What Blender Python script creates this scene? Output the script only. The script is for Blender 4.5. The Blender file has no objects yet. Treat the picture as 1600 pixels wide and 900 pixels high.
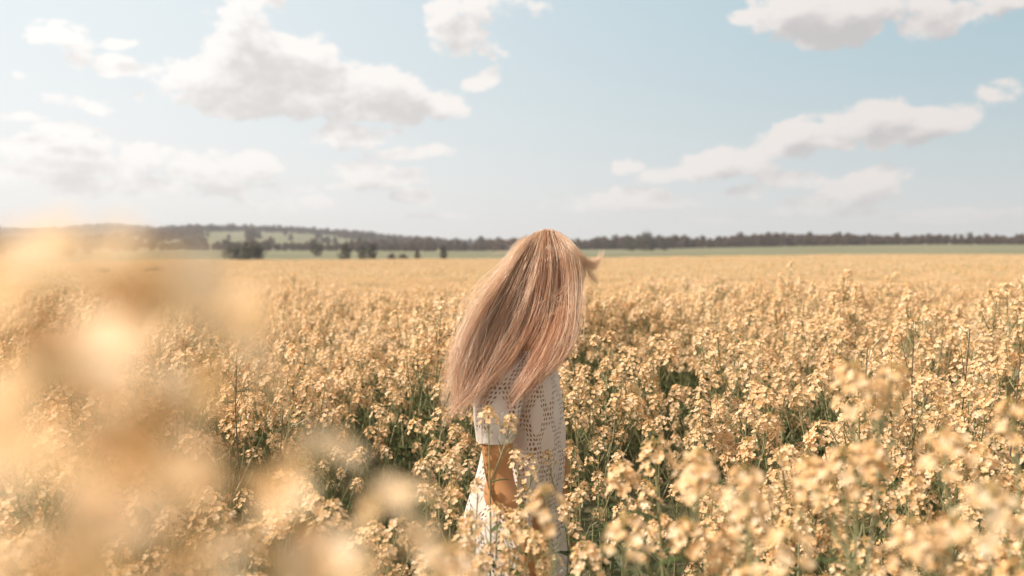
import bpy, math, random
import numpy as np
from mathutils import Vector, Matrix, noise as mnoise
from mathutils.bvhtree import BVHTree

R = math.radians
scene = bpy.context.scene
COL = scene.collection

# ------------------------------------------------------------------ camera
CAM_H = 1.56
F_PX = 1555.0                       # focal length in pixels of the 1600 px wide photograph (35 mm lens)
PITCH = math.atan(65.0 / F_PX)      # horizon at row 385
WOMAN_D = 2.72

cam_data = bpy.data.cameras.new("camera")
cam_data.sensor_width = 36.0
cam_data.lens = 36.0 * F_PX / 1600.0
cam_data.clip_start = 0.02
cam_data.clip_end = 12000.0
cam_data.dof.use_dof = True
cam_data.dof.focus_distance = WOMAN_D + 0.05
cam_data.dof.aperture_fstop = 3.0
cam_data.dof.aperture_blades = 0
cam = bpy.data.objects.new("camera", cam_data)
COL.objects.link(cam)
cam.location = (0, 0, CAM_H)
cam.rotation_euler = (R(90) - PITCH, 0, 0)
scene.camera = cam


def ray(px, py):
    """direction with y component 1 of the line of sight through a photograph pixel"""
    a = (px - 800.0) / F_PX
    b = (450.0 - py) / F_PX
    c, s = math.cos(PITCH), math.sin(PITCH)
    y = c + b * s
    z = -s + b * c
    return Vector((a / y, 1.0, z / y))


def at(px, py, depth=WOMAN_D):
    r = ray(px, py)
    return Vector((r.x * depth, depth, CAM_H + r.z * depth))


# ------------------------------------------------------------------ light
SUN_AZ = R(-103)      # almost square to the view, from the left
SUN_EL = R(42)
sun_dir = Vector((math.cos(SUN_EL) * math.sin(SUN_AZ), math.cos(SUN_EL) * math.cos(SUN_AZ), math.sin(SUN_EL)))
sun_data = bpy.data.lights.new("sun", 'SUN')
sun_data.energy = 4.6
sun_data.angle = R(0.5)
sun_data.color = (1.0, 0.90, 0.78)
sun = bpy.data.objects.new("sun", sun_data)
COL.objects.link(sun)
sun.rotation_euler = sun_dir.to_track_quat('Z', 'Y').to_euler()
sun.location = sun_dir * 50

scene.view_settings.view_transform = 'Standard'
scene.view_settings.look = 'None'
scene.view_settings.exposure = 0.5
scene.view_settings.gamma = 1.0
scene.view_settings.use_curve_mapping = False
cy = scene.cycles
cy.use_denoising = True
cy.denoiser = 'OPENIMAGEDENOISE'
cy.denoising_input_passes = 'RGB_ALBEDO_NORMAL'
cy.max_bounces = 8
cy.diffuse_bounces = 5
cy.transparent_max_bounces = 20
cy.transmission_bounces = 4
cy.volume_bounces = 0
cy.caustics_reflective = False
cy.caustics_refractive = False
cy.sample_clamp_indirect = 6.0
cy.use_adaptive_sampling = False


# ------------------------------------------------------------------ node helpers
class NT:
    def __init__(self, tree):
        self.t = tree
        self.n = tree.nodes
        self.l = tree.links

    def add(self, typ, **kw):
        n = self.n.new(typ)
        for k, v in kw.items():
            setattr(n, k, v)
        return n

    def put(self, sock, v):
        if hasattr(v, 'is_output') or isinstance(v, bpy.types.NodeSocket):
            self.l.new(v, sock)
        else:
            sock.default_value = v

    def math(self, op, a, b=None, c=None, clamp=False):
        n = self.add('ShaderNodeMath', operation=op)
        n.use_clamp = clamp
        self.put(n.inputs[0], a)
        if b is not None:
            self.put(n.inputs[1], b)
        if c is not None:
            self.put(n.inputs[2], c)
        return n.outputs[0]

    def vmath(self, op, a, b=None):
        n = self.add('ShaderNodeVectorMath', operation=op)
        self.put(n.inputs[0], a)
        if b is not None:
            self.put(n.inputs[1], b)
        return n.outputs['Value'] if op in ('DOT_PRODUCT', 'LENGTH') else n.outputs[0]

    def smooth(self, v, lo, hi, o0=0.0, o1=1.0):
        n = self.add('ShaderNodeMapRange', interpolation_type='SMOOTHSTEP')
        self.put(n.inputs[0], v)
        n.inputs[1].default_value = lo
        n.inputs[2].default_value = hi
        n.inputs[3].default_value = o0
        n.inputs[4].default_value = o1
        return n.outputs[0]

    def mix(self, f, a, b, blend='MIX'):
        n = self.add('ShaderNodeMix', data_type='RGBA', blend_type=blend)
        self.put(n.inputs['Factor'], f)
        self.put(n.inputs[6], a)
        self.put(n.inputs[7], b)
        return n.outputs[2]

    def noise(self, vec, scale, detail=4.0, rough=0.5, dist=0.0):
        n = self.add('ShaderNodeTexNoise')
        if vec is not None:
            self.l.new(vec, n.inputs['Vector'])
        n.inputs['Scale'].default_value = scale
        n.inputs['Detail'].default_value = detail
        n.inputs['Roughness'].default_value = rough
        n.inputs['Distortion'].default_value = dist
        return n.outputs['Fac'], n.outputs['Color']


def rgb(*c):
    return (c[0], c[1], c[2], 1.0)


def srgb(r, g, b):
    f = lambda v: (v / 255.0 / 12.92) if v <= 10 else ((v / 255.0 + 0.055) / 1.055) ** 2.4
    return (f(r), f(g), f(b), 1.0)


# ------------------------------------------------------------------ sky
world = bpy.data.worlds.new("World")
scene.world = world
world.use_nodes = True
world.cycles.sampling_method = 'MANUAL'
world.cycles.sample_map_resolution = 512
W = NT(world.node_tree)
W.n.clear()
w_out = W.add('ShaderNodeOutputWorld')
bg = W.add('ShaderNodeBackground')
SKY_S = 0.1
bg.inputs['Strength'].default_value = SKY_S * 0.73
W.l.new(bg.outputs[0], w_out.inputs[0])
geo = W.add('ShaderNodeTexCoord')
direction = geo.outputs['Generated']
sep = W.add('ShaderNodeSeparateXYZ')
W.l.new(direction, sep.inputs[0])
az = W.math('ARCTAN2', sep.outputs[0], sep.outputs[1])
el = W.math('ARCSINE', sep.outputs[2])
comb = W.add('ShaderNodeCombineXYZ')
W.l.new(az, comb.inputs[0])
W.l.new(el, comb.inputs[1])
sky_p = comb.outputs[0]

sky = W.add('ShaderNodeTexSky', sky_type='NISHITA')
sky.sun_disc = False
sky.sun_elevation = SUN_EL
sky.sun_rotation = SUN_AZ
sky.air_density = 1.0
sky.dust_density = 2.0
sky.ozone_density = 1.0
# clear air: the sky model, tinted towards the pale teal of the day, milkier near the sun and the horizon
hsv = W.add('ShaderNodeHueSaturation')
hsv.inputs['Hue'].default_value = 0.485
hsv.inputs['Saturation'].default_value = 0.62
hsv.inputs['Value'].default_value = 0.75
W.l.new(sky.outputs[0], hsv.inputs['Color'])
sd = W.vmath('DOT_PRODUCT', direction, tuple(sun_dir))
near_sun = W.smooth(az, 0.62, -0.62)


def col10(c, k=1.0):
    return (c[0] * k / SKY_S, c[1] * k / SKY_S, c[2] * k / SKY_S, 1.0)


clear = W.mix(near_sun, col10(srgb(170, 203, 216)), col10(srgb(240, 248, 251), 1.08))
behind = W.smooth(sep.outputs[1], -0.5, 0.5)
clear = W.mix(behind, col10(srgb(240, 230, 220), 1.25), clear)  # unseen sky at the camera's back, made warmer and brighter as added fill light
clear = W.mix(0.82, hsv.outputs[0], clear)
milk = W.mix(near_sun, col10(srgb(220, 219, 215)), col10(srgb(252, 246, 240), 1.08))
el_abs = W.math('ABSOLUTE', el)
milk_f = W.math('POWER', W.math('SUBTRACT', 1.0, W.math('MULTIPLY', el_abs, 3.6, clamp=True), clamp=True), 2.2)
milk_f = W.math('MULTIPLY', milk_f, 0.95)
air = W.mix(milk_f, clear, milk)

# clouds: (px, py, rx, ry, tilt, weight) read off the photograph, laid out as azimuth and elevation
BLOBS = [
    (480, 150, 245, 44, -4, 1.0), (375, 128, 130, 52, 0, 1.0), (455, 108, 100, 62, 0, 1.0), (590, 140, 120, 42, -10, 1.0),
    (665, 163, 85, 24, -6, .9), (385, 45, 62, 66, 0, .75), (395, 82, 90, 60, 0, .9), 
    (305, 124, 62, 36, 0, .85), (335, 158, 90, 26, -4, .85), (550, 212, 85, 24, 0, .75), (430, -5, 40, 40, 0, .6),
    (92, 55, 58, 26, -8, .65), (120, 92, 24, 18, 0, .5), (180, 105, 34, 18, 0, .55), (188, 68, 34, 9, 5, .45), (60, 50, 40, 26, 0, .6),
    (110, 240, 130, 42, -4, .85), (100, 203, 64, 20, 0, .7), (235, 246, 120, 28, -4, .7), (345, 262, 125, 34, -3, .75),
    (50, 268, 100, 20, 0, .7), (200, 292, 240, 20, 0, .5), (370, 292, 110, 16, 0, .5), (470, 318, 110, 14, 0, .35),
    (35, 122, 36, 12, -14, .38), (100, 156, 70, 11, -4, .38), (152, 168, 30, 14, -20, .36), (215, 155, 14, 16, 0, .3), (40, 185, 60, 9, 0, .3),
    (755, 18, 90, 42, 8, .62), (705, 52, 44, 50, 0, .55), (765, 62, 32, 34, 40, .5), (752, 128, 38, 14, 14, .5), (768, 114, 30, 14, 0, .42), (700, 12, 40, 26, 0, .6),
    (638, 240, 66, 14, 4, .7), (598, 272, 90, 20, -4, .75), (650, 306, 38, 17, 0, .75), (565, 290, 50, 9, 0, .3),
    (1270, 28, 125, 52, -6, .9), (1275, 55, 50, 34, 0, .8), (1400, 6, 170, 34, 0, .9), (1490, 24, 105, 36, 6, .85), (1190, 24, 50, 24, 0, .6),
    (1565, -4, 80, 24, 0, .8), (1155, 30, 26, 10, 0, .3),
    (1335, 193, 115, 40, 12, .9), (1235, 220, 120, 36, 16, .9), (1140, 252, 110, 28, 12, .95), (1068, 270, 74, 16, 6, .85),
    (1430, 190, 140, 32, 10, .85), (1552, 150, 42, 26, 8, .6), (1566, 134, 26, 16, 0, .45), (1490, 182, 90, 20, 12, .75), (1180, 262, 60, 14, 4, .6),
    (1365, 283, 66, 24, 12, .8), (1300, 313, 110, 22, 6, .85), (1240, 282, 70, 18, -4, .7), (1172, 299, 36, 14, 0, .7),
    (978, 260, 26, 16, 10, .65), (970, 315, 125, 22, 0, .8), (1500, 336, 140, 13, 2, .7), (1462, 271, 22, 9, 0, .35),
    (1335, 331, 60, 8, 0, .4), (1090, 345, 120, 6, 0, .25), (700, 338, 90, 6, 0, .3),
    (-120, 150, 120, 60, 0, .8), (-300, 60, 160, 60, 0, .8), (1750, 120, 120, 40, 8, .8), (1800, 280, 140, 24, 0, .7), (1000, -160, 200, 60, 0, .8), (300, -200, 240, 70, 0, .8),
]


def sky_xy(px, py):
    r = ray(px, py).normalized()
    return math.atan2(r.x, r.y), math.asin(r.z)


def cloud_field():
    g = bpy.data.node_groups.new("cloud_field", 'ShaderNodeTree')
    g.interface.new_socket("P", in_out='INPUT', socket_type='NodeSocketVector')
    g.interface.new_socket("D", in_out='OUTPUT', socket_type='NodeSocketFloat')
    G = NT(g)
    gi = G.add('NodeGroupInput')
    go = G.add('NodeGroupOutput')
    acc = None
    for (px, py, rx, ry, tilt, w) in BLOBS:
        a, e = sky_xy(px, py)
        a2, _ = sky_xy(px + rx, py)
        _, e2 = sky_xy(px, py - ry)
        m = G.add('ShaderNodeMapping', vector_type='TEXTURE')
        if acc is None:
            G.l.new(gi.outputs[0], m.inputs['Vector'])
        else:       # evaluated one after the other, which keeps the node stack small
            q = G.add('ShaderNodeVectorMath', operation='MULTIPLY_ADD')
            G.l.new(acc, q.inputs[0])
            q.inputs[1].default_value = (1e-7, 1e-7, 1e-7)
            G.l.new(gi.outputs[0], q.inputs[2])
            G.l.new(q.outputs[0], m.inputs['Vector'])
        m.inputs['Location'].default_value = (a, e, 0)
        m.inputs['Rotation'].default_value = (0, 0, R(tilt))
        m.inputs['Scale'].default_value = (max(abs(a2 - a), 1e-3), max(abs(e2 - e), 1e-3), 1)
        d2 = G.vmath('DOT_PRODUCT', m.outputs[0], m.outputs[0])
        v = G.math('MULTIPLY_ADD', d2, -w, w)
        acc = v if acc is None else G.math('MAXIMUM', acc, v)
    acc = G.math('MAXIMUM', acc, -1.0)
    # billows
    mp = G.add('ShaderNodeMapping')
    mp.inputs['Scale'].default_value = (1.0, 1.5, 1.0)
    G.l.new(gi.outputs[0], mp.inputs['Vector'])
    n1, _ = G.noise(mp.outputs[0], 17.0, 9.0, 0.57, 0.25)
    n2, _ = G.noise(mp.outputs[0], 55.0, 6.0, 0.6, 0.1)
    b = G.math('MULTIPLY_ADD', n1, 3.0, -1.5)
    b2 = G.math('MULTIPLY_ADD', n2, 1.3, -0.65)
    s = G.math('ADD', acc, b)
    s = G.math('ADD', s, b2)
    G.l.new(s, go.inputs[0])
    return g


cf = cloud_field()
g1 = W.add('ShaderNodeGroup')
g1.node_tree = cf
W.l.new(sky_p, g1.inputs[0])
q = W.add('ShaderNodeVectorMath', operation='MULTIPLY_ADD')
W.l.new(g1.outputs[0], q.inputs[0])
q.inputs[1].default_value = (1e-7, 1e-7, 1e-7)
W.l.new(sky_p, q.inputs[2])
shift = W.vmath('ADD', q.outputs[0], (-0.010, 0.020, 0.0))
g2 = W.add('ShaderNodeGroup')
g2.node_tree = cf
W.l.new(shift, g2.inputs[0])
alpha = W.smooth(g1.outputs[0], -0.02, 0.46)
shade = W.smooth(g2.outputs[0], -0.1, 1.15)
lit_c = W.mix(near_sun, col10(srgb(235, 227, 222)), col10(srgb(255, 251, 247), 1.08))
dark_c = W.mix(near_sun, col10(srgb(192, 187, 188)), col10(srgb(226, 221, 218)))
cloud_c = W.mix(shade, lit_c, dark_c)
low = W.smooth(el, 0.0, 0.06, 0.45, 0.97)
alpha = W.math('MULTIPLY', alpha, low)
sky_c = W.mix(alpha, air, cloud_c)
# below the horizon: dull ground bounce
ground_f = W.smooth(sep.outputs[2], -0.06, -0.01)
sky_c = W.mix(ground_f, col10((0.20, 0.14, 0.08)), sky_c)
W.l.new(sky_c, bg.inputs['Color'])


# ------------------------------------------------------------------ materials
def new_mat(name):
    m = bpy.data.materials.new(name)
    m.use_nodes = True
    t = NT(m.node_tree)
    t.n.clear()
    o = t.add('ShaderNodeOutputMaterial')
    return m, t, o


def leafy(name, cols, trans=0.35, rough=0.6, gloss=0.04, noise_scale=None, trans_tint=None, islands=True):
    """thin living tissue: diffuse + translucent, colour varied per mesh island and per plant"""
    m, t, o = new_mat(name)
    g = t.add('ShaderNodeNewGeometry')
    oi = t.add('ShaderNodeObjectInfo')
    ramp = t.add('ShaderNodeValToRGB')
    els = ramp.color_ramp.elements
    els[0].position = 0.0
    els[0].color = cols[0]
    els[1].position = 1.0
    els[1].color = cols[-1]
    for i, c in enumerate(cols[1:-1]):
        e = els.new((i + 1) / (len(cols) - 1))
        e.color = c
    a = t.math('MULTIPLY', g.outputs['Random Per Island'], 0.75 if islands else 0.0)
    b = t.math('MULTIPLY_ADD', oi.outputs['Random'], 0.25 if islands else 0.6, a)
    if noise_scale:
        tc = t.add('ShaderNodeTexCoord')
        nf, _ = t.noise(tc.outputs['Object'], noise_scale, 4.0, 0.6)
        b = t.math('MULTIPLY_ADD', nf, 0.5, t.math('SUBTRACT', b, 0.2))
    t.l.new(b, ramp.inputs[0])
    d = t.add('ShaderNodeBsdfDiffuse')
    tr = t.add('ShaderNodeBsdfTranslucent')
    gl = t.add('ShaderNodeBsdfGlossy')
    gl.inputs['Roughness'].default_value = rough
    t.l.new(ramp.outputs[0], d.inputs[0])
    if trans_tint:
        t.l.new(t.mix(1.0, ramp.outputs[0], trans_tint, 'MULTIPLY'), tr.inputs[0])
    else:
        t.l.new(ramp.outputs[0], tr.inputs[0])
    mx = t.add('ShaderNodeMixShader')
    mx.inputs[0].default_value = trans
    t.l.new(d.outputs[0], mx.inputs[1])
    t.l.new(tr.outputs[0], mx.inputs[2])
    m2 = t.add('ShaderNodeMixShader')
    m2.inputs[0].default_value = gloss
    t.l.new(mx.outputs[0], m2.inputs[1])
    t.l.new(gl.outputs[0], m2.inputs[2])
    t.l.new(m2.outputs[0], o.inputs[0])
    return m


M_PETAL = leafy('petal', [rgb(.76, .45, .19), rgb(.87, .57, .29), rgb(.92, .68, .42), rgb(.95, .79, .60)], trans=0.42, gloss=0.03)
M_STEM = leafy('stem_green', [rgb(.15, .17, .07), rgb(.26, .27, .13), rgb(.36, .31, .17)], trans=0.1, gloss=0.06, rough=.45)
M_LEAF = leafy('leaf_green', [rgb(.06, .085, .028), rgb(.095, .125, .045), rgb(.14, .165, .065)], trans=0.3, gloss=0.025, rough=.55)
M_BUD = leafy('bud', [rgb(.42, .30, .10), rgb(.60, .42, .16)], trans=0.2)


# ------------------------------------------------------------------ mesh buffer
class MB:
    def __init__(self):
        self.v = []
        self.f = []
        self.m = []

    def poly(self, pts, mat=0):
        b = len(self.v)
        self.v.extend([tuple(p) for p in pts])
        self.f.append(tuple(range(b, b + len(pts))))
        self.m.append(mat)

    def strip(self, a, b, mat=0):
        """two rows of points joined by quads"""
        s = len(self.v)
        n = len(a)
        self.v.extend([tuple(p) for p in a] + [tuple(p) for p in b])
        for i in range(n - 1):
            self.f.append((s + i, s + i + 1, s + n + i + 1, s + n + i))
            self.m.append(mat)

    def tube(self, pts, radii, sides=4, mat=0, cap=False):
        s = len(self.v)
        n = len(pts)
        pts = [Vector(p) for p in pts]
        for i, p in enumerate(pts):
            d = (pts[min(i + 1, n - 1)] - pts[max(i - 1, 0)])
            if d.length < 1e-9:
                d = Vector((0, 0, 1))
            d.normalize()
            u = d.cross(Vector((0.31, 0.95, 0.02)))
            if u.length < 1e-3:
                u = d.cross(Vector((1, 0, 0)))
            u.normalize()
            w = d.cross(u)
            for k in range(sides):
                a = 2 * math.pi * k / sides
                self.v.append(tuple(p + (u * math.cos(a) + w * math.sin(a)) * radii[i]))
        for i in range(n - 1):
            for k in range(sides):
                k2 = (k + 1) % sides
                self.f.append((s + i * sides + k, s + i * sides + k2, s + (i + 1) * sides + k2, s + (i + 1) * sides + k))
                self.m.append(mat)
        if cap:
            self.f.append(tuple(s + k for k in range(sides))[::-1])
            self.m.append(mat)
            self.f.append(tuple(s + (n - 1) * sides + k for k in range(sides)))
            self.m.append(mat)

    def mesh(self, name, mats, smooth=False):
        me = bpy.data.meshes.new(name)
        me.from_pydata(self.v, [], self.f)
        for m in mats:
            me.materials.append(m)
        if len(mats) > 1:
            me.polygons.foreach_set('material_index', self.m)
        if smooth:
            me.polygons.foreach_set('use_smooth', [True] * len(me.polygons))
        me.update()
        return me

    def build(self, name, mats, parent=None, smooth=False):
        if not isinstance(mats, (list, tuple)):
            mats = [mats]
        return obj(name, self.mesh(name, mats, smooth), parent)


def obj(name, me, parent=None):
    o = bpy.data.objects.new(name, me)
    COL.objects.link(o)
    if parent is not None:
        o.parent = parent
    return o


def tag(o, label=None, cat=None, group=None, kind=None):
    if label:
        o['label'] = label
    if cat:
        o['category'] = cat
    if group:
        o['group'] = group
    if kind:
        o['kind'] = kind
    return o


def empty(name, loc):
    o = bpy.data.objects.new(name, None)
    o.empty_display_size = 0.1
    COL.objects.link(o)
    o.location = loc
    return o


# ------------------------------------------------------------------ terrain
_D = np.array([0, 6, 12, 25, 60, 120, 200, 350, 600, 1000, 1600, 2600, 4500, 9000], float)
_C = np.array([0, 0, -.22, -.70, -1.45, -1.95, -2.25, -2.1, -1.2, -1.0, 2.0, 6, 10, 16], float)
_Rt = np.array([0, 0, -.20, -.60, -1.10, -1.25, -1.15, -.2, 2.6, 3.0, 3.0, 4, 8, 16], float)


def sstep(a, b, x):
    t = min(1.0, max(0.0, (x - a) / (b - a)))
    return t * t * (3 - 2 * t)


def ground_z(x, y):
    D = math.hypot(x, y)
    c = float(np.interp(D, _D, _C))
    r = float(np.interp(D, _D, _Rt))
    azm = math.atan2(x, y) if D > 1e-6 else 0.0
    w = sstep(-0.05, 0.45, azm)
    z = c * (1 - w) + r * w
    if D > 350:
        # long hill on the left, falling towards the centre
        ridge = sstep(0.0, -0.26, azm)
        ridge *= 1.0 - 0.78 * sstep(-0.30, -0.42, azm)
        z += ridge * 21.0 * sstep(650, 1450, D)
        z += 33.0 * sstep(-0.27, -0.40, azm) * sstep(1800, 3200, D) * (0.8 + 0.2 * math.sin(azm * 45))
    if D > 60:
        z += (mnoise.noise(Vector((x * .004, y * .004, 3.1)))) * min(1.0, (D - 60) / 1500) * 1.4
    return z


def build_ground():
    """one sheet of polar cells out past the horizon"""
    rad = [0.0] + list(np.geomspace(0.6, 4900, 110))
    na = 240
    verts = [(0, 0, 0)]
    for r in rad[1:]:
        for k in range(na):
            a = 2 * math.pi * k / na
            x, y = r * math.sin(a), r * math.cos(a)
            verts.append((x, y, ground_z(x, y)))
    faces = [(0, 1 + (k + 1) % na, 1 + k) for k in range(na)]
    for i in range(len(rad) - 2):
        b0 = 1 + i * na
        b1 = b0 + na
        for k in range(na):
            k2 = (k + 1) % na
            faces.append((b0 + k, b0 + k2, b1 + k2, b1 + k))
    me = bpy.data.meshes.new('ground')
    me.from_pydata(verts, [], faces)
    me.polygons.foreach_set('use_smooth', [True] * len(me.polygons))
    m, t, o = new_mat('pasture_and_soil')
    tc = t.add('ShaderNodeTexCoord')
    P = tc.outputs['Object']
    dist = t.vmath('LENGTH', P)
    n1, _ = t.noise(P, 0.012, 5, 0.55)
    n2, _ = t.noise(P, 0.9, 6, 0.6)
    n3, _ = t.noise(P, 14.0, 5, 0.6)
    vor = t.add('ShaderNodeTexVoronoi')
    vor.inputs['Scale'].default_value = 0.0035
    t.l.new(P, vor.inputs['Vector'])
    grass = t.mix(t.smooth(n1, .35, .65), rgb(.15, .145, .080), rgb(.21, .19, .115))
    vs = t.add('ShaderNodeSeparateColor')
    t.l.new(vor.outputs['Color'], vs.inputs[0])
    far_f = t.math('MULTIPLY', t.smooth(dist, 600, 900), t.smooth(vs.outputs[0], .45, .6))
    grass = t.mix(far_f, grass, rgb(.33, .27, .17))
    grass = t.mix(t.math('MULTIPLY', n2, .35), grass, rgb(.15, .15, .07))
    soil = t.mix(t.smooth(n3, .35, .65), rgb(.06, .075, .03), rgb(.13, .105, .065))
    c = t.mix(t.smooth(dist, 225, 235), soil, grass)
    b = t.add('ShaderNodeBsdfPrincipled')
    b.inputs['Roughness'].default_value = 0.95
    b.inputs['Specular IOR Level'].default_value = 0.15
    t.l.new(c, b.inputs['Base Color'])
    t.l.new(b.outputs[0], o.inputs[0])
    me.materials.append(m)
    g = obj('ground', me)
    tag(g, kind='structure')
    return g


build_ground()

# bare strip of reddish soil across the pasture behind the crop
def soil_strip():
    mb = MB()
    a0, a1 = -0.085, 0.0
    top, bot = [], []
    for i in range(25):
        a = a0 + (a1 - a0) * i / 24
        w = 10 + 12 * math.sin(math.pi * i / 24)
        for lst, d in ((bot, 262 - w * .3), (top, 262 + w)):
            x, y = d * math.sin(a), d * math.cos(a)
            lst.append((x, y, ground_z(x, y) + 0.04))
    mb.strip(bot, top)
    m, t, o = new_mat('bare_soil')
    nf, _ = t.noise(None, 8, 5, .6)
    b = t.add('ShaderNodeBsdfDiffuse')
    t.l.new(t.mix(nf, rgb(.26, .15, .10), rgb(.38, .24, .16)), b.inputs[0])
    t.l.new(b.outputs[0], o.inputs[0])
    tag(mb.build('soil_strip', m), kind='structure')


soil_strip()


# ------------------------------------------------------------------ rapeseed
def basis(d):
    d = d.normalized()
    u = d.cross(Vector((0.13, 0.37, 0.92)))
    if u.length < 1e-3:
        u = d.cross(Vector((1, 0, 0)))
    u.normalize()
    return d, u, d.cross(u)


def flower(mb, c, nrm, r, rng, mat, fine):
    """four obovate petals in a cross, cupped, with a stamen tuft when fine"""
    n, u, w = basis(nrm)
    a0 = rng.uniform(0, math.pi / 2)
    cup = rng.uniform(0.05, 0.55)
    for k in range(4):
        a = a0 + k * math.pi / 2 + rng.uniform(-.15, .15)
        d = u * math.cos(a) + w * math.sin(a)
        s = n.cross(d)
        rr = r * rng.uniform(.85, 1.1)
        p0 = c - n * r * 0.1
        mid = c + d * rr * .55 + n * rr * cup * .45
        tip = c + d * rr + n * rr * cup * rng.uniform(.5, 1.0)
        wd = rr * .44
        if fine:
            l1, r1 = mid + s * wd, mid - s * wd
            l2, r2 = c + d * rr * .88 + s * wd * .8 + n * rr * cup * .8, c + d * rr * .88 - s * wd * .8 + n * rr * cup * .8
            b = len(mb.v)
            mb.v.extend([tuple(p) for p in (p0, l1, l2, tip, r2, r1, mid - n * rr * .06)])
            for f in ((0, 1, 6), (1, 2, 6), (2, 3, 6), (3, 4, 6), (4, 5, 6), (5, 0, 6)):
                mb.f.append(tuple(b + i for i in f))
                mb.m.append(mat)
        else:
            b = len(mb.v)
            mb.v.extend([tuple(p) for p in (p0, mid + s * wd, tip + s * wd * .5, tip - s * wd * .5, mid - s * wd)])
            mb.f.append((b, b + 1, b + 2, b + 3, b + 4))
            mb.m.append(mat)


def raceme(mb, tip, axis, rng, nf, spread, mats, fine=False, fr=.0094):
    """flower head at the end of a stem: buds on top, open flowers round it, pods below.
    mats = (petal, green, bud)"""
    ax, u, w = basis(axis)
    L = spread * 1.5
    ga = rng.uniform(0, 6.28)
    # buds
    for k in range(0 if spread < .0225 and nf < 7 else (9 if fine else 5)):
        a = rng.uniform(0, 6.28)
        rr = rng.uniform(0, .009)
        c = tip + ax * rng.uniform(-.004, .012) + (u * math.cos(a) + w * math.sin(a)) * rr
        h = rng.uniform(.0028, .0042)
        q = [c + u * h * .55, c + w * h * .55, c - u * h * .55, c - w * h * .55]
        t_, b_ = c + ax * h * 1.5, c - ax * h * 1.2
        s = len(mb.v)
        mb.v.extend([tuple(p) for p in q + [t_, b_]])
        for i in range(4):
            mb.f.append((s + i, s + (i + 1) % 4, s + 4))
            mb.f.append((s + (i + 1) % 4, s + i, s + 5))
            mb.m.extend([mats[2]] * 2)
    # open flowers on pedicels
    for k in range(nf):
        t = (k + .5) / nf
        ga += 2.4 + rng.uniform(-.3, .3)
        out = u * math.cos(ga) + w * math.sin(ga)
        base = tip - ax * (L * t + .004)
        up = 0.9 - 0.75 * t + rng.uniform(-.15, .15)
        d = (out + ax * up).normalized()
        ln = spread * (0.45 + 0.6 * math.sqrt(t)) * rng.uniform(.8, 1.15)
        c = base + d * ln
        s_ = d.cross(ax)
        if s_.length < .01:
            s_ = u.copy()
        s_.normalize()
        mb.poly([base - s_ * .0006, base + s_ * .0006, c + s_ * .0006, c - s_ * .0006], mats[1])
        nn = (d + ax * rng.uniform(.1, .9) + Vector((rng.uniform(-.4, .4), rng.uniform(-.4, .4), rng.uniform(-.2, .3)))).normalized()
        flower(mb, c, nn, fr * rng.uniform(.85, 1.2), rng, mats[0], fine)
    return L


def pods(mb, tip, axis, rng, n, start, step, mat, fine=False):
    ax, u, w = basis(axis)
    ga = rng.uniform(0, 6.28)
    for k in range(n):
        ga += 2.4
        out = u * math.cos(ga) + w * math.sin(ga)
        b = tip - ax * (start + step * k)
        d = (out + ax * rng.uniform(.5, 1.0)).normalized()
        p1 = b + d * .016
        d2 = (d + ax * .6).normalized()
        p2 = p1 + d2 * rng.uniform(.022, .045)
        mb.tube([b, p1, (p1 + p2) / 2, p2], [.0005, .0007, .0014, .0003], 3, mat)


def leaf(mb, base, d, length, width, rng, mat):
    d = d.normalized()
    s = d.cross(Vector((0, 0, 1)))
    if s.length < .05:
        s = Vector((1, 0, 0))
    s.normalize()
    droop = rng.uniform(.2, .8)
    la, lc, lb = [], [], []
    for i in range(5):
        t = i / 4
        c = base + d * length * t - Vector((0, 0, 1)) * length * droop * t * t
        wv = width * math.sin(math.pi * (0.12 + 0.88 * t) ** .8) * (1 if i < 4 else 0) + .0006
        la.append(c + s * wv + Vector((0, 0, wv * .25)))
        lc.append(c)
        lb.append(c - s * wv + Vector((0, 0, wv * .25)))
    b = len(mb.v)
    mb.v.extend([tuple(p) for p in la + lc + lb])
    for i in range(4):
        mb.f.append((b + i, b + i + 1, b + 5 + i + 1, b + 5 + i))
        mb.f.append((b + 5 + i, b + 6 + i, b + 11 + i, b + 10 + i))
        mb.m.extend([mat, mat])


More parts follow.
